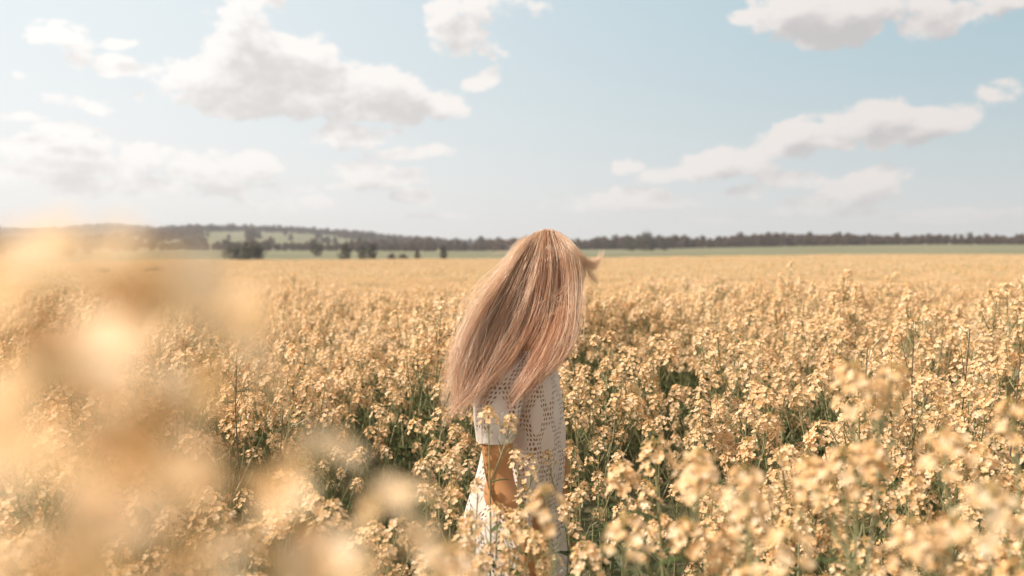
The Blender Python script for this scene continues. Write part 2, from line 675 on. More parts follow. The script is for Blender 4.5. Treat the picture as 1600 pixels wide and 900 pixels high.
def plant_geometry(seed, height=1.15, heads=8, fine=False, nf=(12, 22), spread=(.020, .030), lean=.06, low_leaves=9, fork=.5, bare=False):
    """returns stem buffer, leaf buffer, list of head buffers"""
    rng = random.Random(seed)
    st, lf, hd = MB(), MB(), []
    lx, ly = rng.uniform(-lean, lean), rng.uniform(-lean, lean)

    def spine(t):
        return Vector((lx * t * t + .012 * math.sin(t * 7 + seed), ly * t * t + .012 * math.cos(t * 6 + seed), height * t))
    pts = [spine(i / 9) for i in range(10)]
    sr_ = .20 if bare else 1.0
    st.tube(pts, [sr_ * .0058 * (1 - .72 * i / 9) for i in range(10)], 5 if fine else 4)
    tips = [(pts[-1], (pts[-1] - pts[-2]).normalized())]
    for k in range(heads - 1):
        t = fork + (.93 - fork) * ((k + rng.random() * .6) / max(1, heads - 1))
        b = spine(t)
        a = k * 2.4 + rng.uniform(-.5, .5)
        out = Vector((math.cos(a), math.sin(a), 0))
        top = height * rng.uniform(.84, .985)
        rise = max(.05, top - b.z)
        reach = rise * rng.uniform(.28, .52)
        p1 = b + out * reach * .45 + Vector((0, 0, rise * .35))
        p2 = b + out * reach * .85 + Vector((0, 0, rise * .7))
        p3 = b + out * reach + Vector((0, 0, rise))
        st.tube([b, p1, p2, p3], [.0028, .0024, .0018, .0013], 4 if fine else 3)
        tips.append((p3, (p3 - p2).normalized()))
        if not bare:
            leaf(lf, b, out + Vector((0, 0, .5)), rng.uniform(.04, .08), rng.uniform(.006, .011), rng, 0)
        if rng.random() < .45:     # a small secondary head
            q = p1.lerp(p2, .6)
            a2 = a + rng.choice((-1, 1)) * rng.uniform(.7, 1.4)
            o2 = Vector((math.cos(a2), math.sin(a2), 0))
            e = q + o2 * rng.uniform(.03, .06) + Vector((0, 0, rng.uniform(.05, .12)))
            st.tube([q, (q + e) / 2 + o2 * .008, e], [.0018, .0014, .001], 3)
            tips.append((e, (e - q).normalized()))
    for i, (p, ax) in enumerate(tips):
        h = MB()
        n = rng.randint(*nf) if i < heads else rng.randint(nf[0] // 2, nf[0])
        sp = rng.uniform(*spread) * (1 if i < heads else .75)
        L = raceme(h, p, ax, rng, n, sp, (0, 1, 2), fine, .0088 if bare else .0094)
        if not bare:
            pods(h, p, ax, rng, rng.randint(3, 7), L + .012, .011, 1, fine)
        hd.append(h)
    for k in range(low_leaves):
        z = height * rng.uniform(.12, .78)
        a = k * 2.4 + rng.uniform(-.4, .4)
        b = spine(z / height)
        big = 1.25 - z / height
        leaf(lf, b, Vector((math.cos(a), math.sin(a), rng.uniform(.2, .9))), rng.uniform(.09, .17) * big, rng.uniform(.016, .032) * big, rng, 0)
    return st, lf, hd


HEAD_MATS = [M_PETAL, M_STEM, M_BUD]


def plant_template(name, **kw):
    """an unlinked dict of shared meshes from which individual plants are copied"""
    st, lf, hd = plant_geometry(**kw)
    return dict(stem=st.mesh('stem', [M_STEM], True), leaves=lf.mesh('leaves', [M_LEAF], True),
                heads=[h.mesh('flower_head', HEAD_MATS) for h in hd])


def place_plant(tp, loc, rot, scale, label, group=None):
    r = empty('rapeseed_plant', loc)
    r.rotation_euler = (0, 0, rot)
    r.scale = (scale, scale, scale)
    tag(r, label, 'rapeseed plant', group)
    obj('stem', tp['stem'], r)
    obj('leaves', tp['leaves'], r)
    for h in tp['heads']:
        obj('flower_head', h, r)
    return r


def merged_plant(seed, **kw):
    st, lf, hd = plant_geometry(seed, **kw)
    m = MB()
    for src, mi in ((st, {0: 1}), (lf, {0: 3})):
        b = len(m.v)
        m.v += src.v
        m.f += [tuple(i + b for i in f) for f in src.f]
        m.m += [mi[k] for k in src.m]
    for h in hd:
        b = len(m.v)
        m.v += h.v
        m.f += [tuple(i + b for i in f) for f in h.f]
        m.m += h.m
    return m.mesh('rapeseed_source', [M_PETAL, M_STEM, M_BUD, M_LEAF])


def patch_mesh(seed, size, n_heads, petals, psize, hmin, hmax, stems=True, green=.06):
    """far crop: a square of canopy, each flower head a little cloud of petals on a stalk"""
    rng = random.Random(seed)
    m = MB()
    for k in range(n_heads):
        x, y = rng.uniform(-size / 2, size / 2), rng.uniform(-size / 2, size / 2)
        h = rng.uniform(hmin, hmax)
        R_ = psize * 2.2
        for j in range(petals):
            c = Vector((x + rng.gauss(0, R_ * .5), y + rng.gauss(0, R_ * .5), h + rng.gauss(0, R_ * .7)))
            n = Vector((rng.gauss(0, 1), rng.gauss(0, 1), rng.gauss(.6, 1)))
            _, u, w = basis(n)
            s = psize * rng.uniform(.6, 1.2)
            m.poly([c - u * s, c - w * s * .8, c + u * s, c + w * s * .8], 1 if rng.random() < green else 0)
        if stems:
            dx = rng.uniform(-.05, .05)
            m.poly([(x - .003, y, h), (x + .003, y, h), (x + dx + .004, y, h - .5), (x + dx - .004, y, h - .5)], 1)
            if rng.random() < .5:
                z = h - rng.uniform(.15, .5)
                leaf(m, Vector((x, y, z)), Vector((rng.uniform(-1, 1), rng.uniform(-1, 1), .4)), .12, .022, rng, 2)
    return m.mesh('rapeseed_source', [M_PETAL, M_STEM, M_LEAF])


def gn_instances(name, pts, idx, rot, scl, meshes):
    """one object whose points carry instances of the given meshes"""
    src = bpy.data.collections.new(name + '_source')
    for i, me in enumerate(meshes):
        o = bpy.data.objects.new('s%02d' % i, me)
        src.objects.link(o)
    me = bpy.data.meshes.new(name)
    me.from_pydata([tuple(p) for p in pts], [], [])
    for nm, typ, arr in (('idx', 'INT', idx), ('rot', 'FLOAT', rot), ('scl', 'FLOAT', scl)):
        a = me.attributes.new(nm, typ, 'POINT')
        a.data.foreach_set('value', arr)
    o = obj(name, me)
    ng = bpy.data.node_groups.new(name, 'GeometryNodeTree')
    ng.interface.new_socket('Geometry', in_out='INPUT', socket_type='NodeSocketGeometry')
    ng.interface.new_socket('Geometry', in_out='OUTPUT', socket_type='NodeSocketGeometry')
    N = ng.nodes
    L = ng.links
    gi, go = N.new('NodeGroupInput'), N.new('NodeGroupOutput')
    ci = N.new('GeometryNodeCollectionInfo')
    ci.inputs['Collection'].default_value = src
    ci.inputs['Separate Children'].default_value = True
    ci.inputs['Reset Children'].default_value = True
    iop = N.new('GeometryNodeInstanceOnPoints')
    iop.inputs['Pick Instance'].default_value = True
    L.new(gi.outputs[0], iop.inputs['Points'])
    L.new(ci.outputs[0], iop.inputs['Instance'])

    def attr(nm, typ):
        n = N.new('GeometryNodeInputNamedAttribute')
        n.data_type = typ
        n.inputs['Name'].default_value = nm
        return n.outputs['Attribute']
    L.new(attr('idx', 'INT'), iop.inputs['Instance Index'])
    cx = N.new('ShaderNodeCombineXYZ')
    L.new(attr('rot', 'FLOAT'), cx.inputs[2])
    L.new(cx.outputs[0], iop.inputs['Rotation'])
    L.new(attr('scl', 'FLOAT'), iop.inputs['Scale'])
    L.new(iop.outputs[0], go.inputs[0])
    md = o.modifiers.new('scatter', 'NODES')
    md.node_group = ng
    return o


WX = at(800, 600).x        # woman's place
WP = Vector((0.0, WOMAN_D, 0))


def crop_height(x, y):
    h = 1.13 + .10 * mnoise.noise(Vector((x * .55, y * .55, 1.7))) + .05 * mnoise.noise(Vector((x * 2.1, y * 2.1, 5.2)))
    if y > 4.5:
        h += .16 * mnoise.noise(Vector((x * .8, y * .5, 7.7)))
    # taller bank on the right
    h += .05 * sstep(.8, 2.5, x) * sstep(9, 4, y)
    return h


def crop_density(x, y):
    """0..1; thin where the photograph shows gaps"""
    d = 1.0
    # trodden gap round the woman
    q = math.hypot((x - WP.x) / .42, (y - WP.y) / .55)
    d *= sstep(.75, 1.25, q) if q < 1.25 else 1.0
    # line of sight to her skirt
    if .9 < y < 2.7:
        c = .01
        hw = .16
        d *= max(.05, sstep(hw, hw + .10, abs(x - c)))
    # thin places showing dark green, at photo (990,540), (720,720), (450,700), (900,740)
    for gx, gy, rr in ((.66, 5.4, .80), (.56, 4.7, .42), (.47, 4.2, .32), (-.45, 3.5, .28), (-.26, 3.0, .34), (-.30, 2.5, .25), (.25, 3.05, .19), (-.66, 2.9, .30), (-.50, 2.2, .2), (1.0, 3.3, .28), (1.35, 2.9, .2)):
        q = math.hypot(x - gx, y - gy) / rr
        if q < 1.3:
            d *= max(.12, sstep(.55, 1.3, q))
    return d


def scatter_crop(y0, y1, step, rng, side=1.3, dens=True):
    out = []
    y = y0
    while y < y1:
        hw = .545 * y + side
        n = int(2 * hw / step) + 1
        for i in range(n):
            px = -hw + 2 * hw * (i + rng.random()) / n
            py = y + rng.uniform(-.5, .5) * step
            if dens and rng.random() > crop_density(px, py):
                continue
            if math.hypot(px - WP.x, py - WP.y) < .26:
                continue
            out.append((px, py))
        y += step
    return out


rng = random.Random(11)
near_templates = [plant_template('n', seed=s, height=1.15, heads=hh, fine=True, nf=(16, 26), spread=(.023, .034), low_leaves=13)
                  for s, hh in ((1, 8), (2, 10), (3, 9), (4, 6), (5, 11), (6, 8))]
merged = [merged_plant(s, height=1.15, heads=hh, nf=(15, 25), spread=(.023, .035), low_leaves=9)
          for s, hh in ((21, 9), (22, 11), (23, 8), (24, 12), (25, 9), (26, 10), (27, 7), (28, 9))]

STEP = .195
pts = scatter_crop(1.0, 13.0, STEP, rng)
pts.sort(key=lambda p: math.hypot(p[0] * .9, p[1]))
N_SINGLE = 272
in_view = [p for p in pts if abs(p[0]) < .53 * p[1] + .1 and p[1] > 1.15]
single = set(in_view[:N_SINGLE])


def region_label(x, y, h, k):
    """what the plant looks like and where in the field it stands"""
    px = 800 + x / y * F_PX
    bands = ((170, 'at the left edge', 'left edge'), (420, 'behind the blurred left stalks', 'behind the left blur'),
             (690, 'between the blur and the woman', 'left of the woman'), (880, 'in line with the woman', 'around the woman'),
             (1080, 'by the dark green gap', 'right of the woman'), (1350, 'in the right half', 'right half'),
             (9999, 'at the right edge', 'right edge'))
    _, place, g = next(b for b in bands if px < b[0])
    row, rg_ = ('nearest rows', 'near') if y < 2.4 else (('rows beside the woman', 'middle') if y < 3.7 else ('rows behind the woman', 'farther'))
    size = 'tall' if h > 1.17 else ('short' if h < 1.03 else 'middling')
    many = 'sparse' if k == 3 else ('crowded' if k in (1, 4) else 'loose')
    return ('%s rapeseed plant, %s flower heads, %s, %s' % (size, many, row, place), 'rapeseed plants, %s rows, %s' % (rg_, g))


g_pts, g_idx, g_rot, g_scl = [], [], [], []
for p in pts:
    x, y = p
    h = crop_height(x, y) * rng.uniform(.86, 1.10) * (1.12 if rng.random() < .05 else 1.0)
    if crop_density(x, y) < .8:
        h *= .72 + .2 * crop_density(x, y)
    z = ground_z(x, y)
    # keep plants in front of the woman's legs low
    if 1.0 < y < 2.75 and abs(x) < .26:
        h = min(h, .92)
    if p in single:
        k_ = rng.randrange(6)
        lab, grp = region_label(x, y, h, k_)
        place_plant(near_templates[k_], (x, y, z), rng.uniform(0, 6.28), h / 1.15, lab, grp)
    else:
        g_pts.append((x, y, z))
        g_idx.append(rng.randrange(8))
        g_rot.append(rng.uniform(0, 6.28))
        g_scl.append(h / 1.15)
tag(gn_instances('rapeseed_crop', g_pts, g_idx, g_rot, g_scl, merged),
    'dense mass of flowering rapeseed filling the field behind the nearest plants', 'rapeseed crop', kind='stuff')

# middle distance
mid_meshes = [patch_mesh(40 + i, 1.1, 190, 10, .0125, .80, 1.20) for i in range(5)]
far_meshes = [patch_mesh(60 + i, 3.4, 420, 6, .034, .86, 1.16, False, .30) for i in range(4)]
mp_, mi_, mr_, ms_ = [], [], [], []
for (x, y) in scatter_crop(12.6, 46, .92, rng, 6.0, False):
    mp_.append((x, y, ground_z(x, y) + .20 * mnoise.noise(Vector((x * .35, y * .35, 9.0)))))
    mi_.append(rng.randrange(5))
    mr_.append(rng.uniform(0, 6.28))
    ms_.append(rng.uniform(.93, 1.06))


def field_edge(azm):
    """distance of the crop's far edge"""
    return 205 + 12 * math.sin(azm * 5 + 1)


for (x, y) in scatter_crop(45, 220, 2.7, rng, 30.0, False):
    D = math.hypot(x, y)
    if D > field_edge(math.atan2(x, y)):
        continue
    if mnoise.noise(Vector((x * .018, y * .11, 2.2))) > .22 and rng.random() < .6:
        continue
    mp_.append((x, y, ground_z(x, y) + .10 * mnoise.noise(Vector((x * .1, y * .1, 9.0)))))
    mi_.append(5 + rng.randrange(4))
    mr_.append(rng.uniform(0, 6.28))
    ms_.append(rng.uniform(.95, 1.05))
tag(gn_instances('rapeseed_field', mp_, mi_, mr_, ms_, mid_meshes + far_meshes),
    'distant rapeseed field in apricot flower stretching to the pasture', 'rapeseed field', kind='stuff')


# soft canopy sheet that closes the far crop between its flower heads
def canopy():
    na, verts, faces = 160, [], []
    ds = list(np.geomspace(13.5, 1.0, 1)) + list(np.linspace(14, 60, 60)) + list(np.linspace(62, 200, 60))
    ds = ds[1:]
    for d in ds + [None]:
        for k in range(na):
            a = -.80 + 1.60 * k / (na - 1)
            dd = field_edge(a) if d is None else d
            x, y = dd * math.sin(a), dd * math.cos(a)
            z = ground_z(x, y) + .80 + .06 * mnoise.noise(Vector((x * 1.5, y * 1.5, 0)))
            verts.append((x, y, z))
    for i in range(len(ds)):
        for k in range(na - 1):
            b = i * na + k
            faces.append((b, b + 1, b + na + 1, b + na))
    # front and back skirts down to the ground
    for row in (0, len(ds)):
        s = len(verts)
        for k in range(na):
            v = verts[row * na + k]
            verts.append((v[0], v[1], v[2] - .85))
        for k in range(na - 1):
            faces.append((row * na + k, row * na + k + 1, s + k + 1, s + k))
    me = bpy.data.meshes.new('crop_canopy')
    me.from_pydata(verts, [], faces)
    m, t, o = new_mat('crop_canopy')
    tc = t.add('ShaderNodeTexCoord')
    P = tc.outputs['Object']
    n1, _ = t.noise(P, 9.0, 6, .65)
    n2, _ = t.noise(P, .35, 4, .55)
    d = t.vmath('LENGTH', P)
    c = t.mix(t.smooth(n1, .40, .60), rgb(.16, .14, .05), rgb(.58, .40, .22))
    c = t.mix(t.smooth(d, 30, 120, 0.0, .85), c, rgb(.42, .29, .18))
    c = t.mix(t.math('MULTIPLY', t.smooth(n2, .4, .7), .45), c, rgb(.30, .22, .10))
    b = t.add('ShaderNodeBsdfDiffuse')
    t.l.new(c, b.inputs[0])
    t.l.new(b.outputs[0], o.inputs[0])
    me.materials.append(m)
    tag(obj('crop_canopy', me), 'closed flowering canopy of the distant rapeseed field', 'rapeseed field', kind='stuff')


canopy()

# ------------------------------------------------------------------ plants right before the lens and curated ones
def tall_template(seed, heads, nf=(20, 30), spread=(.026, .034), fork=.80, height=1.4, bare=False):
    st, lf, hd = plant_geometry(seed, height=height, heads=heads, fine=True, nf=nf, spread=spread, lean=.03, low_leaves=7, fork=fork, bare=bare)
    tip = Vector(st.v[9 * 5])
    return dict(stem=st.mesh('stem', [M_STEM], True), leaves=lf.mesh('leaves', [M_LEAF], True),
                heads=[h.mesh('flower_head', HEAD_MATS) for h in hd], tip=tip, height=height)


tall = [tall_template(301, 2, (15, 20), (.024, .030)), tall_template(302, 3, (14, 20), (.022, .030)), tall_template(303, 4, (14, 22), (.022, .032), .74), tall_template(304, 2, (18, 24), (.028, .034))]
airy = [tall_template(321, 1, (4, 4), (.012, .014), bare=True), tall_template(322, 2, (4, 5), (.013, .016), .95, bare=True), tall_template(323, 1, (6, 6), (.014, .018), bare=True), tall_template(324, 1, (5, 6), (.018, .022), bare=True)]
small_sprig = [tall_template(311, 2, (12, 16), (.018, .024), .86), tall_template(312, 4, (12, 20), (.018, .026), .80)]


def plant_at(px, py, d, tp, rot, label, group=None):
    """its main flower head's tip stands at the given point of space, its foot on the ground"""
    T = at(px, py, d)
    g = ground_z(T.x, T.y)
    s = (T.z - g) / tp['tip'].z
    off = Matrix.Rotation(rot, 3, 'Z') @ (tp['tip'] * s)
    return place_plant(tp, (T.x - off.x, T.y - off.y, g), rot, s, label, group)


BL = 'out-of-focus rapeseed plants close to the lens'
for i, (px, py, d, k, lab) in enumerate([
    (45, 485, .20, 0, 'hugely blurred rapeseed stalk in the upper left corner of the crop, left of the bushes'),
    (235, 402, .20, 3, 'hugely blurred rapeseed stalk whose pale head touches the skyline on the left'),
    (322, 455, .24, 2, 'hugely blurred darker orange rapeseed head right of the skyline one'),
    (40, 600, .17, 3, 'hugely blurred rapeseed stalk on the left edge halfway down'),
    (225, 610, .24, 0, 'blurred pale rapeseed head left of centre above the lower blur'),
    (120, 800, .17, 0, 'hugely blurred rapeseed mass in the lower left corner'),
    (255, 730, .20, 3, 'blurred pale rapeseed head right of the corner mass, above the bottom ones'),
    (330, 800, .22, 0, 'blurred peach rapeseed head in the lower left, right of the corner mass'),
    (20, 850, .20, 0, 'hugely blurred rapeseed head cut by the bottom left corner'),
    (70, 402, .21, 2, 'hugely blurred rapeseed head at the skyline near the left edge'),
    (130, 520, .24, 3, 'blurred rapeseed head in the middle of the left blur'),
    (495, 705, .30, 2, 'blurred orange rapeseed head half way between the left corner and the woman'),
    (420, 850, .27, 3, 'hugely blurred pale rapeseed head at the bottom, right of the left corner mass'),
    (540, 870, .33, 3, 'blurred pale rapeseed head at the bottom below the orange one'),
    (630, 775, .36, 2, 'blurred pale rapeseed head at the bottom just left of the tunic'),
]):
    plant_at(px, py, d, airy[k], i * 1.7, lab, BL)

SO = 'softly focused rapeseed plants before the crop'
for i, (px, py, d, k, lab) in enumerate([
    (1330, 583, 1.15, 2, 'tall soft rapeseed head rising over the right half of the crop'),
    (1320, 715, 1.05, 0, 'soft rapeseed head below the tall one on the right'),
    (1475, 685, 1.0, 3, 'large soft rapeseed head near the right edge of the picture'),
    (1545, 775, .76, 3, 'large blurred rapeseed head in the lower right corner'),
    (1165, 745, .98, 1, 'soft rapeseed heads at the bottom, left of the right-hand group'),
    (1090, 715, 1.2, 2, 'soft rapeseed heads half way from the woman to the right-hand group'),
    (975, 820, 1.05, 0, 'soft rapeseed head at the bottom, right of the tunic hem'),
    (855, 775, 1.05, 0, 'soft rapeseed heads covering the right side of the tunic hem'),
    (1230, 840, .9, 0, 'soft rapeseed head at the bottom edge below the right-hand group'),
    (1420, 830, .95, 2, 'soft rapeseed head at the bottom edge left of the lower right corner'),
    (1585, 640, 1.1, 1, 'tall rapeseed plant on the right edge of the picture'),
    (700, 870, .75, 2, 'soft rapeseed heads at the bottom edge below the tunic'),
]):
    plant_at(px, py, d, tall[k], i * 2.1 + .5, lab, SO)

for i, (px, py, d, k, lab) in enumerate([
    (762, 640, 2.15, 0, 'thin rapeseed stalk with one small head crossing the sleeve'),
    (808, 708, 2.10, 1, 'rapeseed plant with flower heads covering the hanging forearm'),
    (748, 752, 2.0, 0, 'rapeseed stalk with a small head before the back of the tunic'),
    (690, 640, 2.45, 1, 'sharp rapeseed plant standing just below the hair tips'),
    (810, 800, 1.9, 1, 'low rapeseed plant with heads before the tunic hem'),
    (735, 805, 1.7, 1, 'soft low rapeseed plant before the back of the tunic hem'),
    (665, 760, 2.0, 1, 'rapeseed plant with pale heads left of the tunic back'),
    (893, 700, 2.5, 1, 'sharp rapeseed plant right beside the far elbow'),
    (778, 792, 1.85, 1, 'rapeseed plant whose heads cover the middle of the skirt'),
    (722, 835, 1.65, 1, 'low rapeseed plant with heads at the back hem of the tunic'),
    (795, 862, 1.70, 1, 'lowest rapeseed plant before the hand, at the bottom edge'),
    (840, 838, 1.75, 1, 'low rapeseed plant before the front hem of the tunic'),
    (706, 712, 2.2, 1, 'sharp rapeseed plant left of the sleeve, below the hair tips'),
    (908, 765, 2.1, 1, 'rapeseed plant right of the tunic hem, its head below the far elbow'),
    (935, 690, 2.5, 1, 'sharp rapeseed plant two hands right of the far elbow'),
    (968, 745, 2.1, 1, 'rapeseed plant with open heads right of the one beside the hem'),
    (1245, 448, 7.5, 1, 'lone tall rapeseed plant standing above the crop on the right'),
    (1022, 560, 3.4, 1, 'tall sharp rapeseed plant right of the dark green gap'),
    (905, 600, 3.3, 1, 'sharp rapeseed plant beside the small of the blowing hair'),
]):
    plant_at(px, py, d, small_sprig[k], i * 1.3 + .2, lab)


def bare_stalk(px, py, d, bend, label, seed):
    '''a stalk that has finished flowering: dark curved stem, twigs and a few pods'''
    rg_ = random.Random(seed)
    T = at(px, py, d)
    g = ground_z(T.x, T.y)
    H = T.z - g
    r = empty('podded_stalk', (T.x, T.y, g))
    tag(r, label, 'rapeseed stalk', 'podded stalks rising on the right')
    st, pd = MB(), MB()
    pts_ = [Vector((bend * (1 - (i / 10)) ** 1.6 + .006 * math.sin(i * 1.3), .01 * math.cos(i), H * i / 10)) for i in range(11)]
    st.tube(pts_, [.0050 * (1 - .07 * i) for i in range(11)], 5)
    for k in range(5):
        b = pts_[5 + k]
        a = rg_.uniform(0, 6.28)
        e = b + Vector((math.cos(a) * .05, math.sin(a) * .05, .09))
        st.tube([b, b.lerp(e, .5) + Vector((0, 0, -.01)), e], [.0018, .0014, .0009], 3)
        pd = MB()
        pods(pd, e, e - b, rg_, 3, .004, .012, 0)
        pd.build('seed_pods', M_STEM, r)
    pd = MB()
    pods(pd, pts_[-1], Vector((0, 0, 1)), rg_, 9, .003, .012, 0)
    st.build('stem', M_DRY, r)
    pd.build('seed_pods', M_STEM, r)


M_DRY = leafy('dry_stem', [rgb(.07, .06, .035), rgb(.13, .10, .06)], trans=0.0, gloss=.04)
for i, (px, py, d, b, lab) in enumerate([
    (1352, 545, 2.6, .10, 'dark podded stalk behind the tall soft flower head on the right'),
    (1425, 520, 2.9, .12, 'dark podded stalk leaning left of the middle one on the right'),
    (1512, 515, 2.7, -.12, 'dark podded stalk curving to the right near the right edge'),
    (1590, 560, 2.4, -.14, 'dark podded stalk at the very right edge of the picture'),
    (1255, 470, 5.2, .03, 'thin podded stalk standing under the lone tall plant'),
    (370, 570, 2.9, .05, 'dark podded stalk standing clear of the blur left of the woman'),
    (442, 640, 2.4, -.06, 'dark podded stalk above the orange blurred head'),
]):
    bare_stalk(px, py, d, b, lab, 900 + i)

# ------------------------------------------------------------------ trees
M_BARK = leafy('bark', [rgb(.10, .08, .06), rgb(.17, .14, .11)], trans=0.0, gloss=.02)
M_CROWN = leafy('crown_leaves', [rgb(.050, .048, .028), rgb(.075, .068, .038), rgb(.115, .092, .058)], trans=.18, gloss=.03, islands=True)
M_WOOD = leafy('wood_leaves', [rgb(.060, .042, .030), rgb(.115, .075, .050), rgb(.18, .12, .08)], trans=.15, gloss=.02, islands=True)


def tree_parts(seed, h, w, n_leaf, ls, trunk_f=.25, clumps=14, leafmat=None):
    """tapered trunk with limbs; crown of many small leaf faces gathered in uneven clumps"""
    rg = random.Random(seed)
    tr, cr = MB(), MB()
    top = h * (trunk_f + .45)
    tr.tube([(0, 0, -.3), (rg.uniform(-.1, .1), rg.uniform(-.1, .1), h * trunk_f), (rg.uniform(-.25, .25), 0, top)],
            [h * .030, h * .022, h * .008], 7)
    cs = []
    for k in range(clumps):
        a = k * 2.4 + rg.uniform(-.4, .4)
        t = (k + .5) / clumps
        z = h * (trunk_f + (.93 - trunk_f) * t)
        prof = math.sin(math.pi * min(1, .18 + .80 * t)) ** .7
        rr = w * .5 * prof * rg.uniform(.35, .85)
        c = Vector((math.cos(a) * rr, math.sin(a) * rr, z))
        cs.append((c, rg.uniform(.16, .27) * w))
        b = Vector((0, 0, h * trunk_f * .8 + (z - h * trunk_f) * .5))
        tr.tube([b, b.lerp(c, .5) + Vector((0, 0, -.02 * h)), c], [h * .009, h * .006, h * .002], 4)
    for i in range(n_leaf):
        c, r_ = cs[rg.randrange(len(cs))]
        d = Vector((rg.gauss(0, 1), rg.gauss(0, 1), rg.gauss(0, .75))).normalized() * r_ * rg.random() ** .45
        p = c + d
        n = (d.normalized() + Vector((rg.gauss(0, .7), rg.gauss(0, .7), rg.gauss(.2, .7)))).normalized()
        _, u_, w_ = basis(n)
        s = ls * rg.uniform(.6, 1.3)
        cr.poly([p - u_ * s, p - w_ * s * .7, p + u_ * s, p + w_ * s * .7])
    return tr, cr


def tree(px, base_py, D, hpx, wpx, label, cat='tree', name='tree', seed=0, trunk_f=.12, group=None):
    """placed at a distance; the photograph gives the width and height"""
    a = math.atan((px - 800) / F_PX)
    x, y = D * math.sin(a), D * math.cos(a)
    z = ground_z(x, y)
    h = hpx / F_PX * D
    w = wpx / F_PX * D
    t_, c_ = tree_parts(seed, h, w, 1300, max(h, w) * .034, trunk_f)
    r = empty(name, (x, y, z))
    tag(r, label, cat, group)
    t_.build('trunk', M_BARK, r)
    c_.build('crown', M_CROWN, r)
    return r


GT = 'trees standing in the pasture behind the crop'
tree(395, 403, 290, 26, 50, 'broad dark clump-crowned tree at the left end of the pasture', seed=1, trunk_f=.05, group=GT)
tree(365, 402, 300, 20, 34, 'low dark tree touching the left side of the broad dark tree', seed=2, trunk_f=.05, group=GT)
tree(495, 402, 330, 22, 20, 'small tree with a narrow foot, first to the right of the broad dark tree', seed=3, trunk_f=.22, group=GT)
tree(540, 408, 262, 26, 24, 'rounded dark tree at the crop edge, left one of the close trio', seed=4, trunk_f=.08, group=GT)
tree(566, 408, 265, 24, 22, 'bushy tree in the middle of the close trio at the crop edge', seed=5, trunk_f=.08, group=GT)
tree(582, 408, 272, 26, 18, 'upright tree at the right of the close trio at the crop edge', seed=6, trunk_f=.10, group=GT)
tree(612, 410, 250, 12, 18, 'low bush right of the close trio of trees', 'bush', 'bush', seed=7, trunk_f=.04, group='bushes at the crop edge')
tree(630, 411, 246, 12, 18, 'low spreading bush left of the round free-standing tree', 'bush', 'bush', seed=8, trunk_f=.04, group='bushes at the crop edge')
tree(652, 408, 262, 17, 11, 'small round free-standing tree right of the low bushes', seed=9, trunk_f=.16, group=GT)
tree(693, 407, 270, 22, 14, 'dark upright tree nearest to the left of the woman\'s hair', seed=10, trunk_f=.12, group=GT)
tree(1010, 399, 480, 29, 34, 'tallest dark tree standing out before the wood right of the woman', seed=11, trunk_f=.06, group='trees before the right wood')
tree(985, 398, 500, 22, 24, 'dark tree left of the tallest one before the right wood', seed=12, trunk_f=.06, group='trees before the right wood')
tree(1036, 398, 500, 20, 22, 'smaller dark tree right of the tallest one before the right wood', seed=13, trunk_f=.06, group='trees before the right wood')
tree(106, 392, 420, 14, 26, 'dark green bush seen over the left blurred flowers', 'bush', 'bush', seed=14, trunk_f=.04)
tree(136, 391, 430, 18, 20, 'rounded dark tree beside the dark green bush on the left', seed=15, trunk_f=.06)
tree(2, 388, 420, 20, 22, 'dark tree cut by the left edge of the picture', seed=16, trunk_f=.06)
tree(160, 424, 92, 22, 36, 'round brown bush standing in the crop behind the left blurred flowers', 'bush', 'bush', seed=17, trunk_f=.02)
tree(102, 428, 90, 15, 26, 'small brown bush left of the round brown bush in the crop', 'bush', 'bush', seed=18, trunk_f=.02)
tree(240, 428, 92, 20, 44, 'wide brown bush in the crop behind the tallest blurred flowers', 'bush', 'bush', seed=19, trunk_f=.02)
tree(748, 388, 900, 11, 7, 'first tree on the skyline at the low end of the hill', seed=20, trunk_f=.2, group='skyline trees at the end of the hill')
tree(766, 388, 900, 12, 14, 'rounder second tree on the skyline nearest the woman\'s hair', seed=21, trunk_f=.15, group='skyline trees at the end of the hill')


def wood_mesh(seed, h, w, n, ls):
    t_, c_ = tree_parts(seed, h, w, n, ls, .12, 10)
    b = len(t_.v)
    t_.m = [1] * len(t_.f)
    t_.v += c_.v
    t_.f += [tuple(i + b for i in f) for f in c_.f]
    t_.m += [0] * len(c_.f)
    return t_.mesh('tree_source', [M_WOOD, M_BARK])


wood_meshes = [wood_mesh(200 + i, h, w, 520, .55) for i, (h, w) in enumerate(((8.6, 8), (9.6, 7.5), (7.4, 8.5), (9.0, 9), (8.0, 6.5), (10.2, 8.0)))]


def scatter_trees(name, label, pts_):
    rg = random.Random(hash(name) % 1000 if False else len(name) * 7)
    P, I, Ro, Sc = [], [], [], []
    for (x, y, s) in pts_:
        P.append((x, y, ground_z(x, y) - .2))
        I.append(rg.randrange(len(wood_meshes)))
        Ro.append(rg.uniform(0, 6.28))
        Sc.append(s)
    tag(gn_instances(name, P, I, Ro, Sc, wood_meshes), label, 'wood', kind='stuff')


rg = random.Random(77)
pw = []
for row in range(7):
    D = 600 + row * 9
    a = -.02
    while a < .75:
        bump = .86 + .30 * mnoise.noise(Vector((a * 22, row * .2, 0))) + .07 * mnoise.noise(Vector((a * 70, row, 4)))
        if rg.random() < .94:
            d = D + rg.uniform(-4, 4) + 60 * sstep(.15, 0, a)
            pw.append((d * math.sin(a), d * math.cos(a), bump * rg.uniform(.80, 1.08) * (.98 - .30 * sstep(.05, .5, a))))
        a += rg.uniform(3.4, 5.2) / D
scatter_trees('wood', 'long brown-green wood along the skyline right of the woman', pw)

